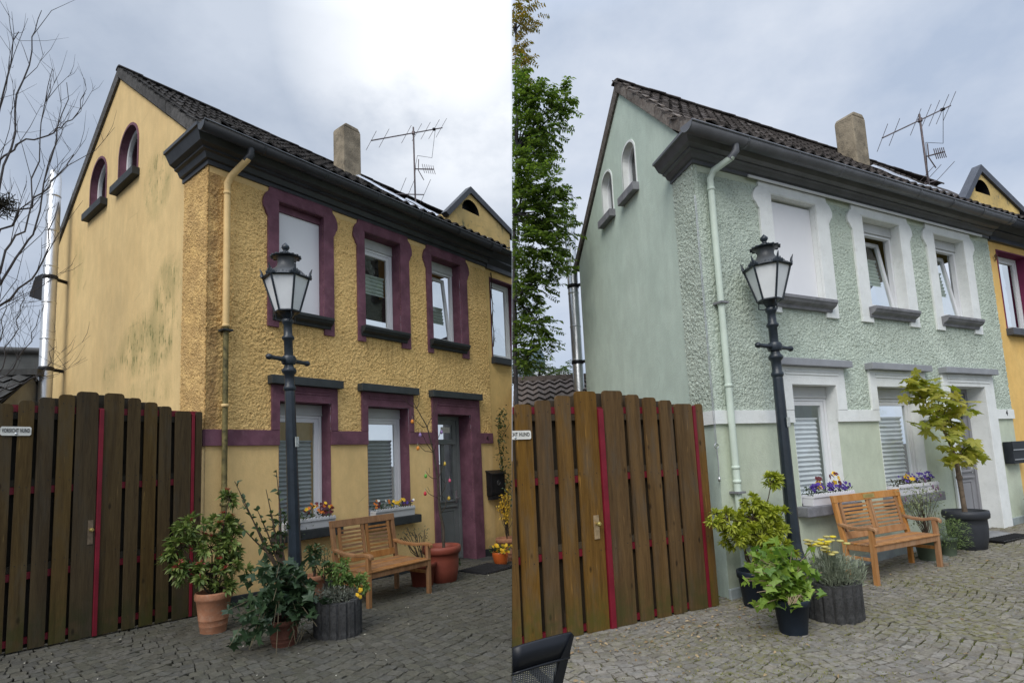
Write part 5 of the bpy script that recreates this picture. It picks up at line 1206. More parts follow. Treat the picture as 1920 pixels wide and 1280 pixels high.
limbs = [[rp(-30, 740, 12.5), rp(10, 670, 12.5), rp(30, 600, 12.6), rp(42, 545, 12.6)], [rp(-30, 740, 12.5), rp(25, 690, 12.3), rp(60, 640, 12.3), rp(75, 580, 12.2)], [rp(-30, 740, 12.5), rp(30, 720, 12.1), rp(80, 700, 12), rp(105, 650, 11.9)], [rp(-30, 740, 12.5), rp(0, 640, 12.6), rp(12, 560, 12.6)]]
bare_tree('budding_shrub', 'thin budding shrub in front of the grey roofs behind the dark gate', (rp(-40, 900, 12.5).x, rp(-40, 900, 12.5).y, -.5), limbs, 12, None, .5)
T = thing('bird_nest', 'dark twig nest in the leafless tree at the left edge', 'nest', rp(4, 385, 10.6)); f = MB(); random.seed(5)
for k in range(150):
    d = rnd_dir(0); a = d*random.uniform(.02, .16); a.z *= 1.25; f.tube([a, a+rnd_dir(0)*.13], .006, 4)
f.build('nest_twigs', simple('nest_twig', (.022, .022, .016), .95), T)
BGT = simple('far_roof_tile', (.055, .056, .055), .85, .3, 9, .01, 40); WALLG = simple('grey_render', (.16, .165, .16), .9, .25, 2, .004, 40)
def shed(label, a, b, depth, zr, ze, zwall, roofm, wallm, rows, tilelen=.36, name='shed', cut=None):
    """roof slope that faces the viewer: ridge from a to b (world xy)"""
    a, b = Vector(a), Vector(b); ax = (b-a); L_ = ax.length; ax.normalize(); nrm = Vector((ax.y, -ax.x, 0))
    if nrm.y > 0: nrm = -nrm
    T = bpy.data.objects.new(name, None); C.objects.link(T); T.location = (a.x, a.y, 0); tagp(T, label, 'building')
    def pt(u, v, z): q = ax*u+nrm*v; return Vector((q.x, q.y, z))
    f = MB(); f.add([pt(0, 0, zr-.05), pt(L_, 0, zr-.05), pt(L_, depth, ze-.05), pt(0, depth, ze-.05)], [(0, 1, 2, 3)]); f.add([pt(0, 0, zr-.05), pt(L_, 0, zr-.05), pt(L_, -depth, ze-.05), pt(0, -depth, ze-.05)], [(3, 2, 1, 0)]); ro = f.build('roof', roofm, T, cut=bool(cut), fill=False)
    f = MB()
    for u in (0.05, L_-.05): f.add([pt(u, -depth+.15, -.6), pt(u, depth-.15, -.6), pt(u, depth-.15, ze-.06), pt(u, 0, zr-.08), pt(u, -depth+.15, ze-.06)], [(0, 1, 2, 3, 4)])
    for v in (depth-.15, -depth+.15): f.add([pt(0.05, v, -.6), pt(L_-.05, v, -.6), pt(L_-.05, v, ze-.02), pt(.05, v, ze-.02)], [(0, 1, 2, 3)])
    f.build('wall', wallm, T, cut=bool(cut), fill=False)
    cw = .22; nc = int(L_/cw); sl = math.hypot(depth, zr-ze)
    for j in range(rows):
        f = MB(); t0, t1 = j/rows, (j+1.15)/rows; vs = []
        n = nc*4
        for t, lift in ((t0, .0), (min(t1, 1.03), .045)):
            for i in range(n+1):
                u = L_*i/n; z = zr+(ze-zr)*t+.03*math.sin(2*math.pi*i/4)+lift; q = pt(u, depth*t, z); vs.append(q)
        f.add(vs, [(i, i+1, n+2+i, n+1+i) for i in range(n)], 0, True); f.build('tile_course', roofm, ro, cut=bool(cut), fill=False)
    f = MB(); f.box(-.1, L_+.1, -.11, .11, -.04, .07); M_ = Matrix((ax, nrm, Vector((0, 0, 1)))).transposed().to_4x4(); M_.translation = (0, 0, zr); f.v = [tuple(M_ @ Vector(q)) for q in f.v]; f.build('ridge', roofm, ro, cut=bool(cut), fill=False)
    return T
A = rp(-60, 702, 14.2); B = rp(66, 702, 13.6); shed('tiled shed roof left of the flue pipe behind the dark gate', (A.x, A.y, 0), (B.x, B.y, 0), 1.5, A.z, 2.7, 2.6, BGT, WALLG, 6)
A = rp(-80, 658, 17); B = rp(82, 662, 17); T = thing('background_house', 'flat grey wall of a building above the shed roof at far left', 'building', (A.x, A.y, 0)); d = B-A; d.z = 0; L_ = d.length; d.normalize(); nrm = Vector((-d.y, d.x, 0))
f = MB(); f.add([Vector((0, 0, -.6)), d*L_+Vector((0, 0, -.6)), d*L_+Vector((0, 0, B.z)), Vector((0, 0, A.z)), nrm*4+Vector((0, 0, -.6)), d*L_+nrm*4+Vector((0, 0, -.6)), d*L_+nrm*4+Vector((0, 0, B.z)), nrm*4+Vector((0, 0, A.z))], [(0, 1, 2, 3), (1, 5, 6, 2), (5, 4, 7, 6), (4, 0, 3, 7), (3, 2, 6, 7)]); f.build('wall', WALLG, T)
f = MB(); f.tube([Vector((0, 0, A.z+.04)), d*L_+Vector((0, 0, B.z+.04))], .09, 6); f.build('roof_edge', simple('roof_edge', (.09, .09, .09), .7), T)
def hood(label, pc, s_, cutside):
    T = thing('dormer_hood', label, 'dormer', (pc.x, pc.y, -.6)); z = pc.z+.6; f = MB()
    f.prism([(-.45*s_, z-.28*s_), (-.30*s_, z+.30*s_), (.45*s_, z+.62*s_), (.45*s_, z-.48*s_), (.05*s_, z-.42*s_)], lambda u, v, q: Vector((u, q, v)), 0, 1.2*s_); f.build('hood', BLACK, T)
    f = MB(); f.box(-.02*s_, .45*s_, .1, 1.1*s_, 0, z-.45*s_); f.build('wall', WALLG, T)
hood('dark pointed dormer side sticking out behind the flue of the yellow house', rp(84, 537, 15.5), .75, None)
# ================================================================== RIGHT PLACE
CUR = 'R'; random.seed(21); p = HP['R']
H = house(p, GRN, 'terraced_house', 'mint green roughcast house with white window surrounds and grey cornice behind the right lamp')
zb_, zt_, zo_, zs_ = p['upz']; rev = p['rev']
o = p['up'][0]; f = MB(); f.box(o[2]+.004, o[3]-.004, rev-.05, rev, zs_+.004, zo_-.04); f.build('shutter_panel', PANELW, H)
for k, zz in ((1, .5), (2, .5)):
    o = p['up'][k]; window(H, o[2], o[3], zs_+.006, zo_, rev, .15, (zs_+.50, zs_+.95), R(7.5), blindmat=BLINDG)
for o in p['lo']:
    z0 = p['loz'][1]; window(H, o[2], o[3], z0+.004, p['loz'][0], rev+.02, .15, (z0+.13, z0+1.16))
text_part('4', .15, PAINTBLACK, H, Matrix.Translation((7.02, -.034, 2.185)) @ FRONT)
f = MB(); f.box(.92, 6.93, -.08, -.058, p['upz'][1]-.01, p['upz'][1]+.022); f.build('light_rail', PVC, H)
nb = neighbour(p, GRN, 'terraced_house', 'bright yellow neighbouring house at the far right edge with mouldy dormer gable')
f = MB(); f.tube([(.16, -.01, 5.05), (.2, -.03, 5.1), (.17, -.03, 5.17), (.12, -.03, 5.13), (.15, -.03, 5.08)], .012, 6); f.build('wall_hook', simple('rusty_hook', (.12, .07, .04), .8), nb)
flue('polished steel flue pipe behind the mint green gable', 1.12, 4.66, 7.45, 1.0, .112, ((5.35, (1.25, 4.35, 0)), (3.72, (1.25, 4.35, 0))))
antenna('tall TV antenna with slanting boom on the roof behind the mint green house', 9.3, 1.75, 7.35, 2.15, (-1.65, 1.5), .50, 0, -.9, 1.1)
GWR = woodmat('bright_exposure_gate_wood', (.088, .048, .016), (.165, .093, .032), (.105, .080, .054), (.066, .066, .016), .55)  # same gate wood, brighter right exposure painted in as a lighter colour
GWR2 = woodmat('shaded_back_board_wood_right', (.045, .032, .02), (.08, .06, .038), (.07, .062, .05), None, .5)  # boards behind the gaps carry their shade as darker colour
e = [-2.794, -2.61, -2.558, -2.382, -2.32, -2.143, -2.089, -1.825, -1.74, -1.479, -1.417, -1.245, -1.19, -1.012, -.955, -.781, -.732, -.475, -.418, -.306]
bl = [(-2.99, -2.83)]+list(zip(e[0::2], e[1::2])); tops = [2.28, 2.31, 2.35, 2.40, 2.45, 2.46, 2.42, 2.39, 2.36, 2.32, 2.32]
GT = gate('wooden_gate', 'honey brown board gate with arched top left of the mint green house', bl, tops, -.10, None, GWR, GWR2, None, None, .015, True, None)
gate_iron(GT, -2.99, -.31, ((2.25, -1), (1.54, 1), (.80, 1)), ((-1.815, -1.752, 2.26, -.05), (-.468, -.425, 2.30, -.03)), .015, GWR2, True)
f = MB(); f.box(-1.95, -1.885, -.036, -.028, .92, 1.16); ho = f.build('lock_plate', simple('lock_brass', (.42, .30, .17), .45, .3, 20, 0, 10, .5), GT); f = MB(); f.lathe([(.014, 0), (.018, .03), (.028, .045), (.014, .06)], 10, M=Matrix.Translation((-1.915, -.037, 1.075)) @ Matrix.Rotation(math.pi/2, 4, 'X')); f.build('knob', BRASS, ho)
sign('white metal sign on the honey brown gate, cut off to read CHT HUND', -2.99, -2.63, 1.962, 2.048, -.133, True)
lamp('cast iron street lamp in front of the mint green house', .75, -.35, dict(top=4.465, glass0=3.60, glass1=4.02, bar=3.01), None, .1)
bench('oiled orange wooden garden bench with small brass plate', 1.63, -.75, 1.42, .40, TEAKR, True, .46, 1.03)
mailbox('modern anthracite mailbox with bright strips right of the mint house door', 6.78, 1.30, 1.68, .50, .13, 'new')
mat_('black doormat before the grey door step of the mint house', 4.95, 5.95, -.62, -.34)
# chain beside the downpipe
T = thing('hanging_chain', 'thin chain with hook hanging beside the mint downpipe', 'chain', (-.05, -.03, 0)); f = MB(); f.tube([(0, 0, 5.0), (.0, 0, 1.85)], .004, 5); f.tube([(.02, 0, 5.0), (.02, 0, 1.85)], .003, 5); f.build('wire', STEEL, T)
f = MB()
for k in range(12): an = k*2*math.pi/11; f.tube([(.01+.03*math.cos(an), 0, 1.82+.03*math.sin(an)), (.01+.03*math.cos(an+.6), 0, 1.82+.03*math.sin(an+.6))], .006, 5)
f.tube([(.01, 0, 1.79), (.02, 0, 1.6), (.01, 0, 1.45)], .006, 5); f.lathe([(0, -.03), (.016, -.02), (.016, .02), (0, .03)], 8, (.01, 0, 1.42)); f.build('hook', STEEL, T)
# --- plants, right
PGR = leafmat('yellow_green_shrub_leaf', (.20, .26, .025), (.50, .52, .07), .35); IVR = leafmat('bright_ivy_leaf', (.08, .17, .03), (.30, .42, .06), .3, True); LAVR = leafmat('silver_lavender', (.16, .19, .13), (.34, .37, .27), .25)
x, y = .03, -.36; T = thing('potted_shrub', 'yellow-green shrub in a black pot by the foot of the mint downpipe', 'potted plant', (x, y, zg(x))); pot(T, 'plain', .19, .40, BLUEPOT)
shrub(T, (0, 0, .36), [((-.22, 0, .78), (.2, .16, .13), 20), ((.05, 0, .80), (.26, .18, .15), 26), ((.32, .02, .82), (.24, .18, .15), 26), ((-.36, 0, 1.0), (.22, .15, .09), 18), ((.02, 0, .98), (.24, .16, .12), 24), ((.28, 0, 1.0), (.2, .15, .12), 20), ((.06, 0, 1.14), (.15, .12, .08), 10), ((.44, .02, 1.36), (.14, .12, .09), 12), ((.50, 0, .95), (.14, .14, .13), 12), ((.1, -.05, .60), (.2, .16, .12), 12), ((.4, -.05, .62), (.18, .16, .12), 12)], PGR, 34, .072, .024, STEM, None, 0, .012)
x, y = -.47, -1.20; T = thing('potted_ivy', 'bright green ivy in a dark blue-grey pot before the mint corner', 'potted plant', (x, y, zg(x))); pot(T, 'plain', .165, .33, BLUEPOT)
f = MB(); sp = []
for k in range(70):
    an = random.uniform(0, 2*math.pi); r = random.uniform(.05, .46); e_ = Vector((r*math.cos(an)*1.2-.10, abs(r*math.sin(an))*.9-.14, random.uniform(.32, .84)-.4*max(0, r-.28))); mid = Vector((e_.x*.5, e_.y*.6, e_.z*.75+.1)); pts = [Vector((0, 0, .30)), mid.lerp(Vector((0, 0, .35)), .5), mid, e_]; f.tube(pts, [.006, .005, .004, .003], 4)
    for q in range(7):
        t = random.uniform(.3, 1)*2.99; i = int(t); d = rnd_dir(-.1); d.y -= .5; sp.append((pts[i].lerp(pts[i+1], t-i)+rnd_dir(.1)*.05, d))
for (cx, cz) in ((-.28, .75), (-.33, .62), (-.2, .85), (-.30, .35), (-.24, .30)):
    for q in range(4): sp.append((Vector((cx+random.gauss(0, .06), random.gauss(.05, .05), cz+random.gauss(0, .05))), rnd_dir(-.2)))
for k in range(10):
    q = Vector((random.uniform(-.2, .05), -.12, .36)); f.tube([q, q+Vector((random.uniform(-.15, .0), -.04, .04)), q+Vector((random.uniform(-.22, 0), -.05, -.02))], .004, 4)
f.build('vine', simple('pale_vine_right', (.30, .22, .14), .9), T); IVM = [flat_leaf(IVY, IVR) for _ in range(4)]; random.shuffle(sp); place_leaves(T, IVM, sp[:298], .082, .9); ivy_rest(T, sp[298:], .08, IVR)
x, y = -.12, -.85; T = thing('plant_pot', 'small black pot half hidden between ivy pot and concrete planter', 'pot', (x, y, zg(x))); pot(T, 'plain', .11, .22, BLUEPOT)
T = planter('round dark concrete planter with lavender and pale yellow blooms by the lamp', .27, -1.12, .25, .36, None)
f = MB()
for k in range(2600):
    an = random.uniform(0, 6.28); r = random.uniform(0, .26); h_ = random.uniform(0, .30); b_ = Vector((r*math.cos(an)*(1.1+h_*1.0)+.04, r*math.sin(an), .32+h_*(1-r*1.2))); d = Vector((math.cos(an)*.5, math.sin(an)*.5, .9))+rnd_dir(0)*.6; leaf(f, b_, d.normalized(), random.uniform(.05, .10), .009)
f.build('lavender', LAVR, T, kind='stuff'); st = MB()
PYL = flmat('pale_yellow_petal', (.62, .55, .20)); YYL = flmat('lemon_petal', (.80, .66, .05))
for k in range(26):
    tp_ = Vector((random.uniform(-.24, .20), random.uniform(-.15, .12), random.uniform(.66, .80))); st.tube(curve_pts((tp_.x*.4, tp_.y*.4, .35), tp_, 0, 3), .003, 4); f = MB(); f.lathe([(.0, -.01), (.03, -.002), (.038, .006), (.028, .014), (0, .018)], 9, tp_, M=None); f.build('flower_head', PYL if k % 3 else YYL, T)
st.build('stem', LAVR, T)
# pots at the bench's right end
x, y = 3.38, -.42; T = thing('potted_shrub', 'airy grey-green shrub in a sage plastic pot behind the right bench leg', 'potted plant', (x, y, zg(x))); pot(T, 'plain', .17, .34, GREENPOT)
f = MB(); lf = MB(); AIR = leafmat('airy_leaf', (.16, .20, .10), (.32, .36, .19), .3)
for k in range(26):
    tp_ = Vector((random.uniform(-.38, .42), random.uniform(-.08, .12), random.uniform(.62, 1.0))); f.tube(curve_pts((random.uniform(-.05, .05), 0, .3), tp_, .05, 4, .015), [.006, .005, .004, .003, .002], 4)
    for q in range(26): leaf(lf, tp_+Vector((random.gauss(0, .07), random.gauss(0, .05), random.gauss(-.04, .08))), rnd_dir(.3), .038, .014)
f.build('stem', STEM, T); lf.build('foliage', AIR, T, kind='stuff')
SPK = simple('purple_spike', (.16, .10, .15), .8)
for q in ((.30, .98), (.36, .93), (.42, .96), (.12, 1.08), (-.40, .86), (.46, .86)): f = MB(); f.lathe([(.004, -.03), (.013, -.01), (.013, .02), (.003, .04)], 6, (q[0], 0, q[1])); f.build('flower_spike', SPK, T)
x, y = 3.80, -.45; T = thing('potted_herb', 'bushy fine-leaved herb in a small green pot left of the maple', 'potted plant', (x, y, zg(x))); pot(T, 'plain', .12, .26, GREENPOT)
f = MB(); HB = leafmat('herb_leaf', (.10, .16, .05), (.22, .29, .10), .3)
for k in range(1100):
    an = random.uniform(0, 6.28); r = random.uniform(0, .26); b_ = Vector((r*math.cos(an)+.04, r*math.sin(an)*.7-.06, .30+random.uniform(-.22, .22)*(1-r))); leaf(f, b_, (Vector((math.cos(an), math.sin(an), .3))+rnd_dir(0)*.7).normalized(), .05, .007)
f.build('foliage', HB, T, kind='stuff')
x, y = 3.11, -.74; T = thing('glass_jar', 'small clear glass jar by the right front bench leg', 'jar', (x, y, zg(x))); f = MB(); f.lathe([(.045, 0), (.05, .01), (.05, .11), (.038, .14), (.038, .16)], 16); f.build('glass', GLASS, T); f = MB(); f.lathe([(.04, .004), (.042, .05)], 12); f.build('candle', simple('candle_wax', (.3, .22, .16), .6), T)
# maple
x, y = 4.42, -.42; TP = thing('potted_maple', 'young maple tree in a large anthracite pot beside the grey door', 'potted tree', (x, y, zg(x))); pot(TP, 'big', .275, .56, ANTHR, .90)
f = MB(); tr = [Vector((.0, 0, .5)), Vector((-.02, 0, .9)), Vector((-.03, 0, 1.15)), Vector((-.05, 0, 1.4)), Vector((-.12, 0, 1.7)), Vector((-.28, 0, 2.0)), Vector((-.42, 0, 2.25)), Vector((-.62, .02, 2.5)), Vector((-.85, .02, 2.75))]
tr = [Vector((q.x*1.0, q.y, .5+(q.z-.5)*.83)) for q in tr]
f.tube(tr, [.034, .032, .034, .030, .022, .016, .012, .008, .004], 9); f.lathe([(.036, -.03), (.045, 0), (.036, .03)], 10, (-.03, 0, 1.04)); f.build('trunk', simple('maple_bark', (.16, .12, .085), .9, .35, 22, .006, 50), TP)
MPL = leafmat('maple_leaf', (.22, .26, .03), (.50, .46, .10), .45, True); MP = [flat_leaf(maple_outline(), MPL, 'leaf', .25) for _ in range(5)]
brs = [(3, (.32, .0, 1.75)), (3, (-.38, 0, 1.52)), (4, (.08, .05, 2.15)), (4, (-.38, -.02, 1.85)), (5, (-.05, .03, 2.45)), (5, (-.75, 0, 2.15)), (6, (-.22, .0, 2.68)), (6, (-.85, -.03, 2.3)), (7, (-.55, 0, 2.75)), (8, (-1.05, 0, 2.85)), (7, (-.95, .03, 2.62)), (3, (.28, 0, 1.52)), (4, (-.02, 0, 2.35)), (6, (-.05, 0, 2.6)), (8, (-.78, 0, 2.78)), (3, (.45, .0, 1.72)), (5, (.05, 0, 2.3))]
sp = []
for i, e_ in brs:
    f = MB(); e_ = Vector(e_); e_.z = .5+(e_.z-.5)*.83; c_ = curve_pts(tr[i], e_, .05, 4, .01); f.tube(c_, [.008, .007, .006, .005, .003], 5); f.build('branch', STEM, TP)
    for q in range(11):
        t = random.uniform(.45, 1.0)*3.99; j = int(t); b_ = c_[j].lerp(c_[j+1], t-j)+Vector((random.gauss(0, .10), random.gauss(-.03, .08), random.gauss(.0, .075))); d = Vector((random.gauss(0, .8), random.uniform(-1, .1), random.uniform(-.7, .1))); sp.append((b_, d))
place_leaves(TP, MP, sp, .15, .5)
# plant at the right edge
x, y = 7.15, -.28; T = thing('potted_flowers', 'dark pot with pink and peach flowers at the right edge beside the door step', 'potted flowers', (x, y, zg(x))); pot(T, 'plain', .19, .32, BLUEPOT)
shrub(T, (0, 0, .28), [((-.06, 0, .48), (.18, .15, .12), 20), ((.08, 0, .55), (.16, .14, .14), 18)], SAP, 8, .06, .025, STEM)
for k in range(5): flower_at(T, Vector((-.22+random.uniform(-.03, .06), -.03, .88+random.uniform(-.02, .02))), [flmat('peach_petal', (.6, .35, .2))], .04, Vector((0, -.4, 1)).normalized())
f = MB(); f.tube([(-.08, 0, .4), (-.2, -.02, .87)], .004, 5); f.tube([(.05, 0, .5), (.04, 0, .95)], .004, 5); f.build('stem', STEM, T); f = MB(); f.lathe([(.02, .7), (.022, .8), (.004, .98)], 8, (.04, 0, 0)); f.build('flower_spike', PINKF, T)
BOXR = simple('white_flower_box', (.70, .69, .72), .5, .05, 3)
flowerbox(None, 'flower_box', 'scalloped white flower box with purple lobelia left above the orange bench', 1.46, 2.31, p['loz'][1]+.003, -.065, BOXR, [([PUR], (-.9, -.5), 26, .024, .16), ([PUR], (-.1, .35), 24, .022, .15), ([PUR], (.5, .95), 22, .02, .15), ([YFL, MAR], (-.75, -.55), 5, .035, .26), ([YFL, MAR], (.1, .35), 7, .035, .28)], GRL)
flowerbox(None, 'flower_box', 'scalloped white flower box with faded purple lobelia near the maple', 3.34, 4.36, p['loz'][1]+.003, -.065, BOXR, [([PUR], (-.7, .9), 60, .018, .18), ([YFL], (-.35, -.15), 7, .03, .15)], simple('olive_brown_foliage', (.07, .065, .035), .8, .4, 30))
CURB = None
cobbles('dry mossy grey cobbled paving in curved rows before the mint house', stonemat('dry_mossy_cobble', (.165, .150, .125), (.255, .235, .198), (.17, .16, .05), .9), bedmat('mossy_joint_soil', (.040, .036, .015), (.12, .135, .025)), -7.5, 9.5, -6.0, .1, 1.6, 290, (.10, .155), .086)
random.seed(4)
# moss tufts and fallen leaves in the joints
f = MB(); lf = MB()
for k in range(9000):
    x_ = random.uniform(-4.5, 6.5); y_ = random.uniform(-4.4, -.15); v_ = math.sin(x_*1.7+1)*math.cos(y_*1.9)+math.sin(x_*.8-y_*1.3)
    if v_ < random.uniform(-.9, 1.1): continue
    q = Vector((x_, y_, zg(x_)+.012))
    if side_of(SETM['R'] @ q) < .05: continue
    for j in range(3): leaf(f, q+Vector((random.gauss(0, .012), random.gauss(0, .012), 0)), rnd_dir(.7), random.uniform(.012, .030), .008)
MOSS = leafmat('moss', (.10, .12, .02), (.24, .22, .05), .2); o = f.build('moss', MOSS); o.matrix_basis = SETM['R']; o['kind'] = 'stuff'; o['label'] = 'green and straw coloured moss in the joints of the right paving'; o['category'] = 'moss'
for k in range(330):
    x_ = random.gauss(-1.5, .9) if k < 230 else random.uniform(-3, 5); y_ = -.2-abs(random.gauss(0, .55)) if k < 230 else random.uniform(-3.6, -.3); q = Vector((x_, y_, zg(x_)+.028))
    if side_of(SETM['R'] @ q) < .06: continue
    d = rnd_dir(0); d.z *= .2; leaf(lf, q, d, random.uniform(.02, .05), .02)
o = lf.build('fallen_leaves', leafmat('fallen_leaf', (.20, .12, .05), (.48, .36, .20), .2)); o.matrix_basis = SETM['R']; o['kind'] = 'stuff'; o['label'] = 'scattered dry leaves on the right paving'; o['category'] = 'leaves'
# patio chair, mostly cut off by the edge of the view
M0 = Matrix.Translation((-.175, 2.50, .035)) @ Matrix.Rotation(R(17), 4, 'Z'); CUR = 'R'
T = bpy.data.objects.new('patio_chair', None); C.objects.link(T); T.matrix_basis = M0; tagp(T, 'dark patio chair with mesh back at the bottom left of the right view', 'chair')
CHM = simple('anthracite_chair_frame', (.012, .014, .019), .38, .2, 6); bw = .45
def back(u, v, w_): return Vector((u, w_+.05+.9*(u/bw)**2*.06+(.9-v)*.34, v))
def strip(f, top, bot, y0_, y1_, n=14):
    vs = []
    for i in range(n+1):
        u = -bw+2*bw*i/n
        for v in (top(u), bot(u)):
            for w_ in (y0_, y1_): vs.append(back(u, v, w_))
    f.add(vs, [(4*i+a_, 4*i+b_, 4*i+4+b_, 4*i+4+a_) for i in range(n) for a_, b_ in ((0, 1), (1, 3), (3, 2), (2, 0))]+[(0, 2, 3, 1), (4*n, 4*n+1, 4*n+3, 4*n+2)], 0, True)
arc = lambda u: .915-.10*(u/bw-.9)**2*.55
f = MB(); strip(f, arc, lambda u: arc(u)-.115, -.012, .012); f.build('top_rail', CHM, T, cut=True)
f = MB(); strip(f, lambda u: arc(u)-.118, lambda u: arc(u)-.128, -.017, .017); f.build('rail_bead', CHM, T, cut=True)
for sx in (1,):
    f = MB(); f.prism([(bw-.055, .80), (bw+.0, .915), (bw+.012, .90), (bw-.075, .44), (bw-.125, .44)], lambda u, v, w_: back(u, v, w_), -.016, .016); f.build('side_frame', CHM, T, cut=True)
    f = MB(); f.prism([(bw-.075, .44), (bw-.125, .44), (bw-.15, .03), (bw-.10, .03)], lambda u, v, w_: Vector((u, w_+.22, v)), -.018, .018); f.build('leg', CHM, T, cut=True)
f = MB(); nx, nz = 60, 34; x0, x1, z0, z1 = -.30, bw-.06, .46, .79; s_ = .0045
for i in range(nx): x_ = x0+(x1-x0)*i/nx; f.prism([(x_, z0), (x_+s_, z0), (x_+s_, arc(x_)-.125), (x_, arc(x_)-.125)], back, -.002, .002)
for j in range(nz): z_ = z0+(z1-z0)*j/nz; f.prism([(x0, z_), (x1-(.82-z_)*.17, z_), (x1-(.82-z_)*.17, z_+s_), (x0, z_+s_)], back, -.0012, .0012)
f.build('mesh_back', simple('grey_mesh', (.13, .14, .15), .5), T, cut=True, kind='stuff')
f = MB(); f.box(-.3, bw-.10, .24, .72, .42, .45); f.build('seat', CHM, T, cut=True, bevel=.01)
f = MB(); f.box(bw-.15, bw-.11, .68, .72, .03, .42); f.build('leg', CHM, T, cut=True)
f = MB(); f.prism([(.20, .63), (.22, .65), (.70, .64), (.72, .61)], lambda u, v, w_: Vector((w_, u, v)), bw-.09, bw-.05); f.build('armrest', CHM, T, cut=True)
# ------------------------------------------------------------------ background of the right place
BGR = simple('pale_brown_roof_tile', (.20, .165, .15), .85, .25, 9, .01, 40); A = rp(962, 714, 12.2); B = rp(1070, 715, 12.2)
shed('pale brown tiled shed roof seen above the honey brown gate', (A.x+.02, A.y, 0), (B.x+.4, B.y, 0), 1.7, A.z, 2.55, 2.5, BGR, simple('pale_render', (.5, .5, .48), .9, .15, 2), 7, cut=True)
A = rp(1004, 672, 20); B = rp(1075, 671, 20); T = bpy.data.objects.new('background_house', None); C.objects.link(T); T.location = (A.x, A.y, 0); tagp(T, 'flat light grey roof of a far building left of the right flue', 'building'); d = B-A; d.z = 0
f = MB(); f.box(0, d.x, 0, 5, -.6, A.z-.9); f.build('wall', WALLG, T); f = MB(); f.add([(0, -.2, A.z-.9), (d.x, -.2, A.z-.9), (d.x, 3, A.z), (0, 3, A.z), (0, 5, A.z-.9), (d.x, 5, A.z-.9)], [(0, 1, 2, 3), (3, 2, 5, 4)]); f.build('roof', simple('light_grey_roofing', (.34, .35, .35), .8, .15, 3), T)
A = rp(1003, 676, 24); T = bpy.data.objects.new('water_tank', None); C.objects.link(T); T.location = (A.x, A.y, 0); tagp(T, 'small blue-grey dome above the far roof', 'dome'); f = MB(); f.lathe([(.45, -.6), (.45, A.z-.1), (.42, A.z+.25), (.28, A.z+.48), (0, A.z+.58)], 16); f.build('dome', simple('dome_blue', (.14, .20, .24), .6), T, cut=True, fill=False)
hood('dark boxy dormer side sticking out behind the flue of the mint house', rp(1066, 540, 14.0), .62, None)
# leafy tree at the seam
def leafy_tree(name, label, foot, trunk, blobs, lm, seed, pin=.075, n_l=8, mult=3.0, tr_=.06):
    random.seed(seed); F_ = Vector(foot); T = bpy.data.objects.new(name, None); C.objects.link(T); T.location = F_; tagp(T, label, 'tree')
    f = MB(); pts = [Vector(q)-F_ for q in trunk]; n = len(pts); f.tube(pts, [tr_*(1-.8*i/n) for i in range(n)], 8); f.build('trunk', BARK, T, cut=True, fill=False)
    lf = MB(); st = MB()
    for (c, r, k) in blobs:
        c = Vector(c)-F_; b0 = min(pts, key=lambda q: (q-c).length); st.tube(curve_pts(b0, c, .05, 4, .04), [.03, .022, .016, .011, .007], 5)
        for _ in range(int(k*mult)):
            d = rnd_dir(.0); q = c+Vector((d.x*r[0], d.y*r[1], d.z*r[2]))*random.uniform(.3, 1.0)
            if side_of(F_+q) < .03: continue
            dd = (Vector((d.x+.3, d.y, d.z*.4-.15))).normalized(); L_ = random.uniform(.18, .34)
            st.tube([q, q+dd*L_+Vector((0, 0, -.04))], .003, 3)
            a = dd.cross(Vector((0, 0, 1))).normalized()
            for j in range(n_l):
                t = (j+.5)/n_l; b_ = q+dd*L_*t+Vector((0, 0, -.04*t))
                for sg in (-1, 1): leaf(lf, b_, (a*sg+dd*.35+Vector((0, 0, random.uniform(-.4, .15)))).normalized(), pin*random.uniform(.8, 1.3), pin*.5)
    st.build('branches', BARK, T, cut=True, fill=False, kind='stuff'); lf.build('crown', lm, T, kind='stuff', cut=True, fill=False); return T
TL = leafmat('acacia_leaf', (.04, .085, .014), (.19, .27, .048), .5); TLA = leafmat('autumn_acacia_leaf', (.12, .13, .02), (.30, .20, .04), .4)
def bl(px, py, dist, rx, rz, k): q = rp(px, py, dist); s_ = dist/1043; return (q, (rx*s_, rx*s_*1.2, rz*s_), k)
foot = rp(966, 760, 10.2); foot.z = -.3
trunk = [rp(966, 780, 10.2)*1.0, rp(966, 690, 10.2), rp(963, 560, 10.2), rp(964, 400, 10.3), rp(970, 280, 10.4)]; trunk[0].z = -.3
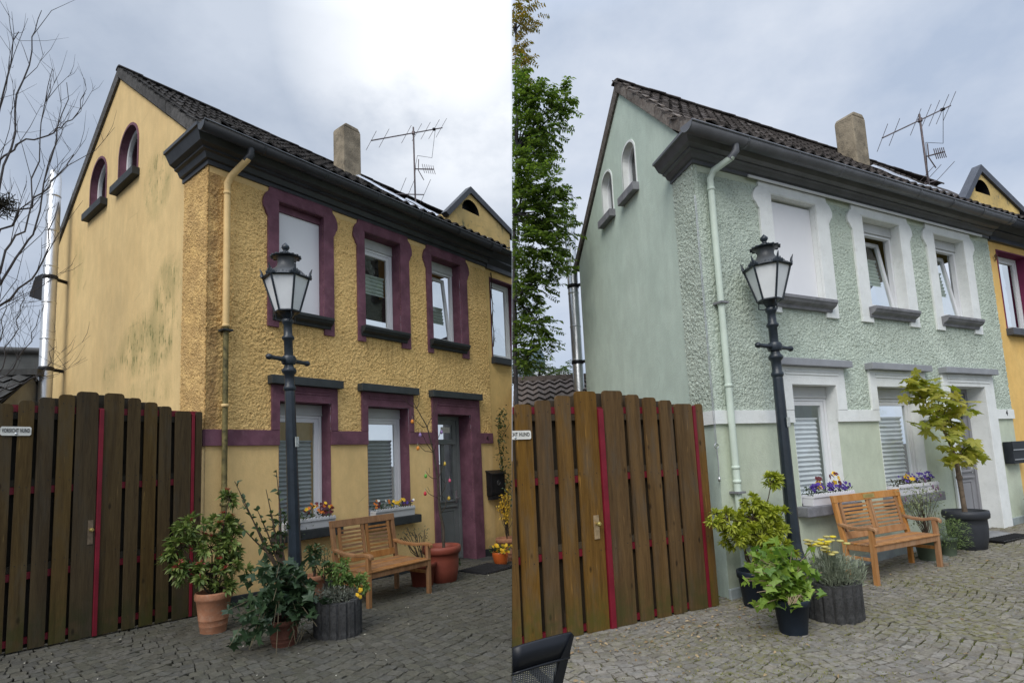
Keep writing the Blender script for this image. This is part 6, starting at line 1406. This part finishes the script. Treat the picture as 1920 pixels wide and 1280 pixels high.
leafy_tree('leafy_tree', 'dense green feathery tree at the left edge of the right view', foot, trunk,
    [bl(966, 150, 10.2, 22, 24, 9), bl(972, 185, 10, 34, 34, 18), bl(1015, 190, 9.9, 30, 26, 12), bl(1052, 178, 9.8, 18, 12, 4), bl(1058, 200, 9.8, 14, 12, 4), bl(980, 245, 10.3, 46, 34, 26), bl(1025, 245, 10, 28, 24, 9), bl(1005, 290, 10.2, 36, 24, 14), bl(970, 315, 10, 34, 30, 14), bl(1000, 345, 9.9, 44, 26, 16), bl(1045, 345, 9.9, 20, 16, 5), bl(985, 395, 10.2, 52, 40, 32), bl(1035, 400, 10.2, 34, 34, 16), bl(1058, 430, 10, 16, 18, 5), bl(975, 460, 10, 44, 38, 24), bl(1020, 470, 10.2, 44, 30, 20), bl(1045, 500, 10, 20, 18, 6), bl(975, 530, 10.2, 40, 38, 22), bl(1008, 540, 10.3, 30, 28, 9), bl(970, 600, 10.3, 36, 36, 20), bl(1008, 605, 10, 28, 26, 9), bl(1022, 640, 10, 14, 16, 4), bl(970, 655, 10.2, 26, 28, 12), bl(995, 670, 10, 14, 14, 4)], TL, 31, .085, 7, 3.6, .045)
foot2 = rp(963, 760, 11.4); foot2.z = -.3; tr2 = [Vector(foot2), rp(966, 500, 11.3), rp(968, 200, 11.2), rp(966, 60, 11.1)]
leafy_tree('yellowing_tree', 'thin yellowing tree top in the upper left corner of the right view', foot2, tr2, [bl(966, 45, 11, 28, 30, 16), bl(985, 35, 11, 26, 26, 9), bl(968, 95, 11, 20, 28, 16), bl(972, 130, 10.6, 24, 20, 12), bl(965, 10, 11, 20, 20, 8)], TLA, 32, .075, 6, 1.6, .014)
foot3 = rp(1010, 760, 15); foot3.z = -.3
leafy_tree('hedge_bush', 'light green bushes behind the pale brown shed roof', foot3, [foot3, rp(1010, 720, 15), rp(1012, 690, 15)], [bl(1000, 695, 15, 35, 18, 60), bl(1035, 702, 15, 30, 12, 40), bl(1058, 692, 14.6, 12, 14, 20), bl(975, 690, 14.6, 22, 22, 40)], leafmat('light_hedge_leaf', (.06, .12, .02), (.18, .24, .05), .35), 33, .07, 5, 1.5)
